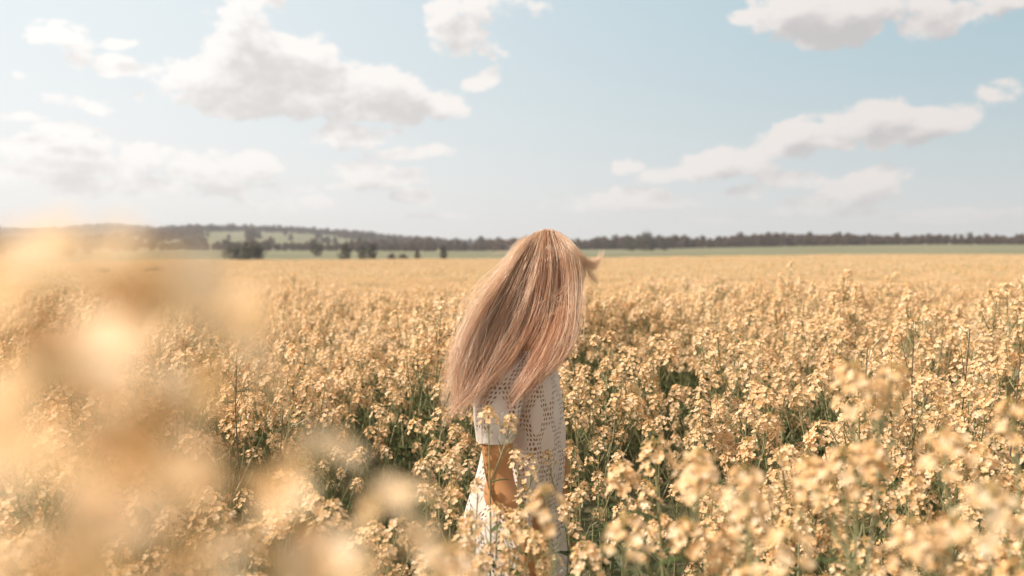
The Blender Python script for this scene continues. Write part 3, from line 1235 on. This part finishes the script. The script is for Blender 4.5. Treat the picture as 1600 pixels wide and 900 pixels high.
# hedge belt behind the pasture on the left
ph = []
for row in range(4):
    D = 610 + row * 12
    a = -.62
    while a < .0:
        if rg.random() < .88 - .55 * sstep(-.28, -.36, a):
            s = .62 + .22 * mnoise.noise(Vector((a * 30, row * .3, 2)))
            d = D + rg.uniform(-5, 5) + 30 * math.sin(a * 20)
            ph.append((d * math.sin(a), d * math.cos(a), s * rg.uniform(.75, 1.15)))
        a += rg.uniform(3.6, 6.0) / D
scatter_trees('hedge_belt', 'dark belt of trees between the pasture and the hill', ph)

# the hill: dense wood on its crest, loose groups on its side
pc = []
for k in range(9000):
    a = rg.uniform(-.66, .0)
    D = rg.uniform(720, 1620)
    crest = sstep(1230, 1420, D)
    n = mnoise.noise(Vector((a * 24, D * .0075, 5.5)))
    dens = .9 * crest * sstep(.02, -.10, a) + (1 - crest) * (1.0 if n > .16 else .012)
    if rg.random() < dens * .55 * (1 - .6 * sstep(-.30, -.40, a)):
        pc.append((D * math.sin(a), D * math.cos(a), rg.uniform(.6, 1.05)))
scatter_trees('hill_wood', 'scattered woods and copses over the long low hill on the left', pc)
pf = []
for k in range(3600):
    a = rg.uniform(-.70, -.25)
    D = rg.uniform(2050, 3300)
    pf.append((D * math.sin(a), D * math.cos(a), rg.uniform(1.3, 2.2)))
scatter_trees('far_wood', 'bluish wooded ridge far behind the left end of the hill', pf)


# ------------------------------------------------------------------ air
def haze():
    import bmesh
    bm = bmesh.new()
    bmesh.ops.create_cube(bm, size=2.0)
    for v in bm.verts:
        v.co.x *= 4950
        v.co.y *= 4950
        v.co.z = 130.0 if v.co.z > 0 else -8.0
    me = bpy.data.meshes.new('haze')
    bm.to_mesh(me)
    bm.free()
    m, t, o = new_mat('haze')
    v = t.add('ShaderNodeVolumePrincipled')
    v.inputs['Color'].default_value = rgb(.93, .95, 1.0)
    v.inputs['Density'].default_value = HAZE
    v.inputs['Anisotropy'].default_value = .2
    t.l.new(v.outputs[0], o.inputs['Volume'])
    me.materials.append(m)
    tag(obj('haze', me), kind='stuff')


HAZE = .00024
if HAZE:
    haze()


# ------------------------------------------------------------------ the woman
def B(px, py, dy=0.0):
    return at(px, py, WOMAN_D + dy)


def bez(points, n):
    """catmull-rom resampled"""
    P = [np.array(p, float) for p in points]
    P = [2 * P[0] - P[1]] + P + [2 * P[-1] - P[-2]]
    segs = len(P) - 3
    out = []
    for i in range(n):
        s = i / (n - 1) * segs
        k = min(int(s), segs - 1)
        t = s - k
        a, b, c, d = P[k:k + 4]
        out.append(.5 * ((2 * b) + (-a + c) * t + (2 * a - 5 * b + 4 * c - d) * t * t + (-a + 3 * b - 3 * c + d) * t ** 3))
    return np.array(out)


def ball(bm_parts, c, r, rot=None, seg=20, rings=12):
    import bmesh
    bm = bmesh.new()
    M = Matrix.Translation(c) @ (rot.to_4x4() if rot else Matrix.Identity(4)) @ Matrix.Diagonal((r[0], r[1], r[2], 1))
    bmesh.ops.create_uvsphere(bm, u_segments=seg, v_segments=rings, radius=1.0, matrix=M)
    b = len(bm_parts.v)
    bm.verts.ensure_lookup_table()
    bm_parts.v += [tuple(v.co) for v in bm.verts]
    for f in bm.faces:
        bm_parts.f.append(tuple(v.index + b for v in f.verts))
        bm_parts.m.append(0)
    bm.free()


def limb(mb, pts, rad, n=None, sides=18):
    """tapered capsule chain"""
    n = n or 6 * (len(pts) - 1) + 1
    c = bez([tuple(p) for p in pts], n)
    rr = bez([(r,) for r in rad], n)[:, 0]
    mb.tube([Vector(p) for p in c], list(rr), sides, 0, cap=True)
    for i in (0, -1):
        ball(mb, Vector(c[i]), (rr[i],) * 3, seg=14, rings=8)


def skin_material():
    m, t, o = new_mat('skin')
    b = t.add('ShaderNodeBsdfPrincipled')
    tc = t.add('ShaderNodeTexCoord')
    n1, _ = t.noise(tc.outputs['Object'], 9.0, 4, .6)
    n2, _ = t.noise(tc.outputs['Object'], 180.0, 3, .6)
    c = t.mix(n1, rgb(.40, .185, .07), rgb(.52, .255, .105))
    t.l.new(c, b.inputs['Base Color'])
    b.inputs['Roughness'].default_value = .48
    b.inputs['Subsurface Weight'].default_value = .18
    b.inputs['Subsurface Radius'].default_value = (.012, .004, .002)
    b.inputs['Subsurface Scale'].default_value = 1.0
    bp = t.add('ShaderNodeBump')
    bp.inputs['Strength'].default_value = .15
    bp.inputs['Distance'].default_value = .001
    t.l.new(n2, bp.inputs['Height'])
    t.l.new(bp.outputs[0], b.inputs['Normal'])
    t.l.new(b.outputs[0], o.inputs[0])
    return m


def hand(mb, wrist, knuck, fwd_curl, side, back, rr=1.0):
    """palm from wrist to knuckles, four unequal bent fingers, thumb off the side of the palm"""
    d = (knuck - wrist).normalized()
    s = (side - d * side.dot(d)).normalized()
    nrm = d.cross(s).normalized()
    if nrm.dot(back) < 0:
        nrm = -nrm
    pl = (knuck - wrist).length
    for k in range(4):
        w = (k - 1.5) / 1.5
        kp = knuck + s * w * .028 * rr - d * abs(w) * .005
        limb(mb, [wrist + s * w * .012, wrist.lerp(kp, .55) + nrm * .002, kp], [.015 * rr, .0125 * rr, .0098 * rr], 8, 10)
        L = (.060, .072, .076, .068)[3 - k] * rr if k else .056 * rr
        c = fwd_curl * (1 + .15 * k)
        a, p = 0.0, kp
        pts_ = [kp]
        for j, f in enumerate((.45, .32, .23)):
            a += c * (.5 + .5 * j)
            p = p + (d * math.cos(a) - nrm * math.sin(a)) * L * f
            pts_.append(p)
        limb(mb, pts_, [.0092 * rr, .0082 * rr, .0074 * rr, .0058 * rr], 10, 9)
    tb = wrist.lerp(knuck, .22) + s * .022 * rr
    t1 = wrist.lerp(knuck, .62) + s * .046 * rr - nrm * .012
    t2 = wrist.lerp(knuck, 1.0) + s * .052 * rr - nrm * .02
    limb(mb, [tb, t1, t2], [.014 * rr, .0115 * rr, .0085 * rr], 9, 10)


def build_body(root):
    mb = MB()
    beta = R(34)
    hr = Matrix.Rotation(beta, 3, 'Y')          # the head is bowed towards the right of the picture
    hc = B(861, 430, 0)

    def hp(f, s, u):                            # head space: forward, sideways (towards +y), up
        return hc + hr @ Vector((f, s, u))
    ball(mb, hc, (.093, .074, .100), hr, 32, 20)
    ball(mb, hp(.022, 0, -.055), (.062, .056, .062), hr, 24, 16)
    ball(mb, hp(.050, 0, -.098), (.030, .032, .020), hr, 16, 10)      # chin
    ball(mb, hp(.082, 0, .012), (.014, .052, .012), hr, 16, 10)       # brow
    for s in (-1, 1):
        ball(mb, hp(.062, s * .040, -.034), (.022, .020, .020), hr, 14, 10)    # cheek
        ball(mb, hp(-.004, s * .074, -.018), (.018, .007, .028), hr, 14, 10)   # ear
    limb(mb, [hp(.088, 0, .002), hp(.103, 0, -.022), hp(.108, 0, -.036)], [.007, .009, .011], 8, 10)   # nose
    for s in (-1, 1):
        ball(mb, hp(.100, s * .009, -.038), (.008, .007, .006), hr, 10, 8)
    ball(mb, hp(.084, 0, -.062), (.012, .022, .006), hr, 14, 8)
    ball(mb, hp(.081, 0, -.071), (.011, .019, .006), hr, 14, 8)
    # neck and trunk
    limb(mb, [hp(-.02, 0, -.06), B(836, 515), B(818, 560)], [.052, .050, .062], 10, 20)
    ball(mb, B(822, 610), (.078, .135, .105), None, 28, 18)
    ball(mb, B(842, 632, -.06), (.040, .052, .050))
    ball(mb, B(842, 632, .07), (.040, .052, .050))
    ball(mb, B(815, 680), (.066, .110, .115), None, 28, 18)
    ball(mb, B(803, 752), (.088, .145, .105), None, 28, 18)
    for s, sh in ((-1, B(790, 590, -.135)), (1, B(838, 576, .145))):
        limb(mb, [B(818, 568, s * .03), sh], [.050, .046], 8, 16)
    # near arm, hanging a little forward, hand loosely curled
    limb(mb, [B(788, 592, -.15), B(778, 670, -.19), B(780, 742, -.205), B(797, 792, -.225), B(813, 832, -.235)],
         [.047, .043, .036, .034, .0235], 26, 20)
    hand(mb, B(814, 836, -.235), B(833, 878, -.245), .42, Vector((.75, .5, 0.1)), Vector((0, -1, 0)))
    # far arm
    limb(mb, [B(838, 577, .15), B(854, 655, .19), B(872, 722, .185), B(877, 762, .185), B(872, 802, .18)],
         [.045, .041, .036, .033, .023], 26, 20)
    hand(mb, B(872, 804, .18), B(872, 850, .17), .35, Vector((.9, -.3, 0)), Vector((0, 1, 0)))
    # legs
    for s in (-1, 1):
        hip = B(803, 772, s * .078)
        fx = .02 if s < 0 else .06
        knee = Vector((hip.x + .02 + fx * .4, hip.y, .47))
        ank = Vector((hip.x - .03 + fx, hip.y, .085))
        limb(mb, [hip, hip.lerp(knee, .5) + Vector((.01, 0, 0)), knee, knee.lerp(ank, .35) + Vector((-.015, 0, 0)), ank],
             [.088, .074, .052, .052, .033], 30, 22)
        toe = ank + Vector((.155, 0, -.065))
        heel = ank + Vector((-.035, 0, -.055))
        limb(mb, [heel, ank + Vector((.05, 0, -.045)), toe], [.030, .034, .018], 12, 14)
    me = mb.mesh('tmp', [skin_material()])
    o = bpy.data.objects.new('tmp', me)
    COL.objects.link(o)
    md = o.modifiers.new('r', 'REMESH')
    md.mode = 'VOXEL'
    md.voxel_size = .0052
    sm = o.modifiers.new('s', 'SMOOTH')
    sm.factor = .5
    sm.iterations = 3
    dg = bpy.context.evaluated_depsgraph_get()
    me2 = bpy.data.meshes.new_from_object(o.evaluated_get(dg))
    me2.name = 'body'
    me2.polygons.foreach_set('use_smooth', [True] * len(me2.polygons))
    bpy.data.objects.remove(o)
    if not me2.materials:
        me2.materials.append(bpy.data.materials['skin'])
    obj('body', me2, root)
    # eyes
    wm, t, oo = new_mat('eye')
    b = t.add('ShaderNodeBsdfPrincipled')
    b.inputs['Base Color'].default_value = rgb(.30, .24, .20)
    b.inputs['Roughness'].default_value = .1
    t.l.new(b.outputs[0], oo.inputs[0])
    for s in (-1, 1):
        e = MB()
        ball(e, hp(.074, s * .030, -.006), (.0125,) * 3, None, 14, 10)
        e.build('eye', wm, root, True)


# ---- crochet cotton
def lace_material():
    m, t, o = new_mat('crochet_cotton')
    uv = t.add('ShaderNodeUVMap')
    sp = t.add('ShaderNodeSeparateXYZ')
    t.l.new(uv.outputs[0], sp.inputs[0])
    A = t.math
    wf, wc = t.noise(uv.outputs[0], 26, 3, .5)
    ws = t.add('ShaderNodeSeparateColor')
    t.l.new(wc, ws.inputs[0])
    U = A('MULTIPLY_ADD', A('SUBTRACT', ws.outputs[0], .5), .016, sp.outputs[0])
    V = A('MULTIPLY_ADD', A('SUBTRACT', ws.outputs[1], .5), .016, sp.outputs[1])
    PX, PY = .096, .150
    fu = A('SUBTRACT', A('FRACT', A('DIVIDE', U, PX)), .5)
    wv = A('COSINE', A('MULTIPLY', V, 2 * math.pi / PY))
    # two rows of eyelets on each side of a leaf shape
    L = A('MULTIPLY_ADD', wv, .155, .235)
    dist = A('ABSOLUTE', A('SUBTRACT', A('ABSOLUTE', fu), L))
    band = A('LESS_THAN', dist, .145)
    hx, hy = .0104, .0128
    row = A('FLOOR', A('DIVIDE', V, hy))
    off = A('MULTIPLY', A('MODULO', A('ABSOLUTE', row), 2.0), .5)
    # eyelets follow the slanting bands
    lean = A('MULTIPLY', A('MULTIPLY', A('SIGN', fu), wv), .155 * PX)
    cu = A('SUBTRACT', A('FRACT', A('ADD', A('DIVIDE', A('SUBTRACT', U, lean), hx), off)), .5)
    cv = A('SUBTRACT', A('FRACT', A('DIVIDE', V, hy)), .5)
    r2 = A('ADD', A('MULTIPLY', A('MULTIPLY', cu, cu), 1.15), A('MULTIPLY', A('MULTIPLY', cv, cv), .75))
    hole = A('MULTIPLY', A('LESS_THAN', r2, A('MULTIPLY_ADD', wf, .09, .035)), band)
    plain = A('GREATER_THAN', sp.outputs[2], -1)
    at_ = t.add('ShaderNodeAttribute', attribute_name='hem')
    hole = A('MULTIPLY', hole, A('SUBTRACT', 1.0, at_.outputs['Fac']))
    # stitches
    st = A('MULTIPLY', A('SINE', A('MULTIPLY', U, 2 * math.pi / .0052)), A('SINE', A('MULTIPLY', V, 2 * math.pi / .0064)))
    ridge = t.smooth(dist, .10, .16, 1.0, 0.0)
    hgt = A('ADD', A('MULTIPLY', st, .35), A('MULTIPLY', ridge, -.8))
    bp = t.add('ShaderNodeBump')
    bp.inputs['Strength'].default_value = .7
    bp.inputs['Distance'].default_value = .0035
    t.l.new(hgt, bp.inputs['Height'])
    n1, _ = t.noise(uv.outputs[0], 60, 4, .6)
    c = t.mix(n1, rgb(.86, .76, .67), rgb(.93, .86, .79))
    d = t.add('ShaderNodeBsdfDiffuse')
    tr = t.add('ShaderNodeBsdfTranslucent')
    t.l.new(c, d.inputs[0])
    t.l.new(c, tr.inputs[0])
    t.l.new(bp.outputs[0], d.inputs['Normal'])
    mx = t.add('ShaderNodeMixShader')
    mx.inputs[0].default_value = .22
    t.l.new(d.outputs[0], mx.inputs[1])
    t.l.new(tr.outputs[0], mx.inputs[2])
    tp = t.add('ShaderNodeBsdfTransparent')
    m2 = t.add('ShaderNodeMixShader')
    t.l.new(hole, m2.inputs[0])
    t.l.new(mx.outputs[0], m2.inputs[1])
    t.l.new(tp.outputs[0], m2.inputs[2])
    t.l.new(m2.outputs[0], o.inputs[0])
    return m


def cloth_tube(name, rings, mat, parent, na=96, hem=.02, fold=0.0, seed=0, scalloped=False):
    """rings: (centre, half width x, half depth y); uv in metres; attribute 'hem' marks the plain edge band"""
    n = 90
    C = bez([tuple(r[0]) for r in rings], n)
    AX = bez([(r[1],) for r in rings], n)[:, 0]
    AY = bez([(r[2],) for r in rings], n)[:, 0]
    verts, uvs, hm = [], [], []
    lens = [0.0]
    for i in range(1, n):
        lens.append(lens[-1] + float(np.linalg.norm(C[i] - C[i - 1])))
    tot = lens[-1]
    for i in range(n):
        t = i / (n - 1)
        for k in range(na + 1):
            a = 2 * math.pi * k / na
            f = 1.0 + fold * t * (math.sin(5 * a + seed + 1.2 * t) * .6 + math.sin(9 * a + 2 * seed - 2 * t) * .4)
            f += fold * .35 * mnoise.noise(Vector((math.cos(a) * 1.6, math.sin(a) * 1.6, t * 5 + seed)))
            ca, sa = math.cos(a), math.sin(a)
            x, y = AX[i] * f * ca, AY[i] * f * sa
            z = C[i][2]
            if scalloped and i > n - 4:
                z += (i - (n - 4)) / 3 * .006 * math.cos(a * 40)
            verts.append((C[i][0] + x, C[i][1] + y, z))
            per = math.pi * (float(AX.mean()) + float(AY.mean()))
            uvs.append((a / (2 * math.pi) * per, tot - lens[i]))
            hm.append(1.0 if tot - lens[i] < hem else 0.0)
    faces = []
    w = na + 1
    for i in range(n - 1):
        for k in range(na):
            b = i * w + k
            faces.append((b, b + w, b + w + 1, b + 1))
    me = bpy.data.meshes.new(name)
    me.from_pydata(verts, [], faces)
    uvl = me.uv_layers.new(name='UVMap')
    li = np.zeros(len(me.loops), int)
    me.loops.foreach_get('vertex_index', li)
    uvl.data.foreach_set('uv', np.array(uvs)[li].ravel())
    at2 = me.attributes.new('hem', 'FLOAT', 'POINT')
    at2.data.foreach_set('value', hm)
    me.polygons.foreach_set('use_smooth', [True] * len(me.polygons))
    me.materials.append(mat)
    return obj(name, me, parent)


def build_clothes(root):
    lace = lace_material()
    secs = [(546, 806, 846, .060), (556, 794, 858, .115), (570, 782, 867, .150), (592, 775, 872, .165), (635, 766, 877, .158),
            (690, 754, 878, .146), (740, 742, 876, .156), (790, 728, 872, .168), (840, 721, 880, .176), (888, 717, 886, .182)]
    rings = []
    for py, l, r, dep in secs:
        c = B((l + r) / 2, py)
        rings.append((c, (r - l) / 2 / F_PX * WOMAN_D, dep))
    tunic = cloth_tube('tunic', rings, lace, root, 132, .012, .14, 1.3, True)
    # folds
    sl = [((806, 546, -.07), .036, .05), ((797, 560, -.10), .054, .066), ((788, 582, -.135), .066, .074), ((781, 610, -.150), .067, .066), ((777, 650, -.175), .060, .062), ((774, 689, -.190), .0475, .050)]
    cloth_tube('sleeve', [(B(*c), a, b) for c, a, b in sl], lace, tunic, 64, .030, .045, 4.1)
    sr = [((836, 556, .10), .034, .045), ((840, 578, .145), .052, .060), ((844, 610, .165), .056, .062), ((850, 650, .185), .052, .058), ((855, 689, .190), .047, .050)]
    cloth_tube('sleeve', [(B(*c), a, b) for c, a, b in sr], lace, tunic, 64, .030, .05, 2.2)


# ---- hair
def hair_material():
    m, t, o = new_mat('blond_hair')
    a = t.add('ShaderNodeAttribute', attribute_name='tone')
    ramp = t.add('ShaderNodeValToRGB')
    e = ramp.color_ramp.elements
    e[0].position = 0
    e[0].color = rgb(.42, .22, .13)
    e[1].position = 1
    e[1].color = rgb(.98, .86, .70)
    for p, c in ((.25, rgb(.66, .36, .21)), (.5, rgb(.87, .50, .30)), (.75, rgb(.95, .67, .46))):
        x = e.new(p)
        x.color = c
    t.l.new(a.outputs['Fac'], ramp.inputs[0])
    d = t.add('ShaderNodeBsdfDiffuse')
    tr = t.add('ShaderNodeBsdfTranslucent')
    gl = t.add('ShaderNodeBsdfGlossy')
    gl.inputs['Roughness'].default_value = .35
    gl.inputs['Color'].default_value = rgb(1, .88, .76)
    t.l.new(ramp.outputs[0], d.inputs[0])
    t.l.new(ramp.outputs[0], tr.inputs[0])
    m1 = t.add('ShaderNodeMixShader')
    m1.inputs[0].default_value = .56
    t.l.new(d.outputs[0], m1.inputs[1])
    t.l.new(tr.outputs[0], m1.inputs[2])
    m2 = t.add('ShaderNodeMixShader')
    m2.inputs[0].default_value = .14
    t.l.new(m1.outputs[0], m2.inputs[1])
    t.l.new(gl.outputs[0], m2.inputs[2])
    tp = t.add('ShaderNodeBsdfTransparent')
    m3 = t.add('ShaderNodeMixShader')
    m3.inputs[0].default_value = .36
    t.l.new(m2.outputs[0], m3.inputs[1])
    t.l.new(tp.outputs[0], m3.inputs[2])
    t.l.new(m3.outputs[0], o.inputs[0])
    return m


def build_hair(root):
    rs = np.random.RandomState(5)
    S = 30
    G = [
        [(833, 370), (814, 386), (787, 425), (757, 468), (729, 518), (709, 575), (694, 650)],
        [(838, 365), (813, 398), (786, 448), (758, 510), (736, 570), (718, 615), (704, 655)],
        [(845, 362), (831, 408), (808, 468), (782, 530), (757, 580), (738, 618), (722, 652)],
        [(853, 360), (848, 418), (836, 478), (812, 535), (782, 578), (758, 602), (738, 628)],
        [(861, 360), (867, 415), (866, 470), (853, 520), (832, 560), (812, 600), (792, 642)],
        [(868, 363), (882, 402), (885, 455), (879, 510), (862, 555), (838, 590), (806, 622)],
        [(876, 368), (892, 392), (900, 436), (897, 492), (885, 538), (864, 566), (832, 592)],
    ]
    GW = np.array([bez(g, S) for g in G])             # 7,S,2 in picture pixels at the woman's distance
    u = np.linspace(0, 1, S)
    rn = np.interp(u, [0, .15, .35, .55, .75, 1], [.022, .085, .118, .190, .245, .260])
    rf = np.interp(u, [0, .15, .35, .55, .75, 1], [.022, .080, .100, .105, .10, .08])
    NS = 16
    V, Fc, T = [], [], []
    total = [0]

    def guide(t):
        s = np.clip(t, -.14, 1.14) * 6
        k = int(np.clip(math.floor(s), 0, 5))
        f = s - k
        return GW[k] * (1 - f) + GW[k + 1] * f

    def emit(path, uu, w, tone):
        """path: n,3 world; triangular section"""
        n = len(path)
        d = np.gradient(path, axis=0)
        d /= np.linalg.norm(d, axis=1)[:, None] + 1e-9
        a = rs.uniform(0, 6.28)
        ref = np.array([math.cos(a), math.sin(a), .2])
        s1 = np.cross(d, ref)
        s1 /= np.linalg.norm(s1, axis=1)[:, None] + 1e-9
        s2 = np.cross(d, s1)
        ww = w * np.interp(np.linspace(0, 1, n), [0, .1, .7, 1], [.7, 1, .9, .25])[:, None]
        ring = [path + ww * (s1 * math.cos(q) + s2 * math.sin(q)) for q in (0, 2.094, 4.189)]
        v = np.stack(ring, 1).reshape(-1, 3)
        b = total[0]
        V.append(v)
        i = np.arange(n - 1)[:, None] * 3
        k = np.array([0, 1, 2])[None]
        k2 = np.array([1, 2, 0])[None]
        f = np.stack([i + k, i + k2, i + 3 + k2, i + 3 + k], -1).reshape(-1, 4) + b
        Fc.append(f)
        T.append(np.full(len(v), tone))
        total[0] += len(v)

    def world(pix, dy):
        a = (pix[:, 0] - 800.0) / F_PX
        b = (450.0 - pix[:, 1]) / F_PX
        c, s = math.cos(PITCH), math.sin(PITCH)
        y = c + b * s
        z = -s + b * c
        # the lateral spread keeps its true size at every depth
        D0 = WOMAN_D
        return np.stack([a / y * (D0 + .6 * dy), D0 + dy, CAM_H + z / y * (D0 + .8 * dy)], 1)

    def lock(t, th_sin, rho, n, rad, tone, uend, wave, wphase, fly=0.0, path=None, dyp=None, u0=0.0, drift=0.0):
        for _ in range(n):
            e = uend * rs.uniform(.80, 1.0)
            us = np.linspace(u0, e, NS)
            if path is None:
                g = guide(t)
                g2_ = guide(t + drift)
                g = g + (g2_ - g) * (u[:, None] ** 1.2)
                px = np.interp(us, u, g[:, 0])
                py = np.interp(us, u, g[:, 1])
                rr = np.where(th_sin < 0, np.interp(us, u, rn), np.interp(us, u, rf))
                dy = rr * th_sin * rho
                if th_sin < 0:          # over the near shoulder the hair lies on the sleeve
                    f_ = np.clip((us - .34) / .22, 0, 1)
                    f_ = f_ * f_ * (3 - 2 * f_)
                    dy = dy * (1 - f_) - rr * f_ * (.80 + .25 * abs(th_sin) * rho)
            else:
                px = np.interp(us, u, path[:, 0])
                py = np.interp(us, u, path[:, 1])
                dy = np.interp(us, u, dyp)
            P = world(np.stack([px, py], 1), dy)
            grow = np.interp(us, [0, .12, .6, 1], [.25, 1, 1.15, .8])
            spread = rad * (2.2 if rs.rand() < fly else 1.0)
            off = np.clip(rs.normal(0, spread * .55, 3), -.020, .020)
            P = P + off[None] * grow[:, None]
            f1, f2 = rs.uniform(2, 5), rs.uniform(5, 11)
            p1, p2 = rs.uniform(0, 6.28, 2)
            amp = spread * .55
            dx = wave * np.sin(us * 7 + wphase) * us * .8 + amp * us * np.sin(us * f1 + p1) + amp * .3 * us * np.sin(us * f2 * 1.5 + p2)
            if path is None and t > .72:
                dx = dx * .5
            P[:, 0] += dx
            P[:, 2] += dx * .45
            P[:, 1] += amp * us * np.sin(us * f1 + p2)
            emit(P, us, rs.uniform(.00028, .00062) if path is None else .0003, float(np.clip(tone + rs.normal(0, .13), 0, 1)))

    for k in range(310):
        th = rs.uniform(0, 2 * math.pi)
        rho = math.sqrt(rs.uniform(.35, 1.0))
        if rs.rand() < .45:
            th = rs.uniform(math.pi, 2 * math.pi)        # more locks on the near side
        t = .5 + .5 * rho * math.cos(th)
        if t < .12 and rs.rand() < .5:
            t = rs.uniform(.12, .5)
        if rs.rand() < .35:
            t = rs.uniform(0, 1)
        drift = rs.normal(0, .09)
        ue = rs.uniform(.72, 1.06)
        if .5 < t < .667:
            if rs.rand() < .6:
                ue = rs.uniform(.42, .62)
                drift = 0
            else:
                t = .5 - rs.uniform(0, .1) if t < .58 else .667 + rs.uniform(0, .1)
        if t <= .5:
            drift = min(drift, .5 - t)
        elif t > .667:
            drift = max(drift, .667 - t)
        tone = rs.choice([.05, .35, .6, .8, 1.0], p=[.08, .14, .22, .28, .28])
        if t < .4:
            tone += .10
        if t > .48:
            tone -= .22 if rho < .93 else .08
        lock(t, math.sin(th), rho, 24, rs.uniform(.005, .014), tone, ue, rs.uniform(-.030, .030) if rs.rand() < .55 else rs.uniform(-.085, .085), rs.uniform(0, 6), fly=.20, drift=drift)
    # loose hairs outside the mass
    for k in range(520):
        t = rs.choice([rs.uniform(-.13, .12), rs.uniform(-.06, .1), rs.uniform(.9, 1.07), rs.uniform(0, 1)])
        if .48 < t < .68:
            t = .1
        lock(t, rs.uniform(-1, .6), 1.05, 1, .012, .8, rs.uniform(.6, 1.05), rs.uniform(-.03, .03), rs.uniform(0, 6), drift=rs.normal(0, .08))

    def special(pts_, dys, n, rad, tone, e=1.0):
        p = bez(pts_, S)
        dyv = bez([(d,) for d in dys], S)[:, 0]
        lock(0, -1, 1, n, rad, tone, e, 0, 0, path=p, dyp=dyv)
    # the lock flung out to the right of the face and its curl
    special([(868, 364), (890, 384), (906, 402), (921, 411), (934, 406), (940, 390)], [-.03, -.08, -.10, -.09, -.08, -.07], 130, .008, .85)
    special([(872, 368), (896, 388), (910, 404), (922, 416), (932, 414), (934, 400)], [-.02, -.03, -.04, -.03, -.02, -.01], 100, .009, .9)
    special([(884, 380), (904, 402), (917, 420), (925, 434), (930, 440), (926, 456)], [-.02, -.03, -.04, -.03, -.02, -.01], 60, .010, .9)
    # strands blown across
    special([(846, 450), (856, 462), (872, 470), (892, 471), (908, 462), (915, 445)], [-.115] * 6, 14, .007, .85)
    special([(852, 388), (866, 388), (882, 392), (898, 402), (910, 416)], [-.105, -.11, -.11, -.10, -.09], 9, .006, .9)
    special([(888, 400), (890, 430), (884, 450), (868, 462), (846, 472), (826, 492)], [-.10, -.11, -.115, -.12, -.125, -.13], 7, .008, .8)
    special([(838, 430), (830, 452), (818, 466), (804, 474), (796, 482), (780, 500)], [-.11, -.12, -.12, -.12, -.13, -.14], 7, .008, .8)
    special([(812, 520), (838, 500), (862, 492), (880, 480), (900, 478)], [-.135] * 5, 9, .005, .7)
    # fly-aways against the sky on the left
    for k in range(16):
        x0 = rs.uniform(790, 830)
        y0 = 400 - (x0 - 790) * .5
        special([(x0 + 10, y0), (x0 - 8, y0 - 2), (x0 - 22 + rs.uniform(-4, 4), y0 + rs.uniform(-12, 4)), (x0 - 32 + rs.uniform(-10, 8), y0 + rs.uniform(-6, 14))],
                [rs.uniform(-.08, .05)] * 4, 1, .002, .9)
    V = np.concatenate(V)
    Fc = np.concatenate(Fc)
    T = np.concatenate(T)
    me = bpy.data.meshes.new('hair')
    me.vertices.add(len(V))
    me.vertices.foreach_set('co', V.ravel())
    me.loops.add(Fc.size)
    me.loops.foreach_set('vertex_index', Fc.ravel())
    me.polygons.add(len(Fc))
    me.polygons.foreach_set('loop_start', np.arange(len(Fc)) * 4)
    me.polygons.foreach_set('use_smooth', np.ones(len(Fc), bool))
    a = me.attributes.new('tone', 'FLOAT', 'POINT')
    a.data.foreach_set('value', T)
    me.update()
    me.validate()
    me.materials.append(hair_material())
    obj('hair', me, root)


woman = empty('person', (0, 0, 0))
tag(woman, 'woman with long windblown blond hair over her face, in a cream crochet tunic', 'woman')
build_body(woman)
build_clothes(woman)
build_hair(woman)
# stand the empty at her feet without moving the parts
foot = Vector((WP.x, WP.y, 0))
woman.location = foot
for ch in woman.children:
    ch.location = ch.location - foot
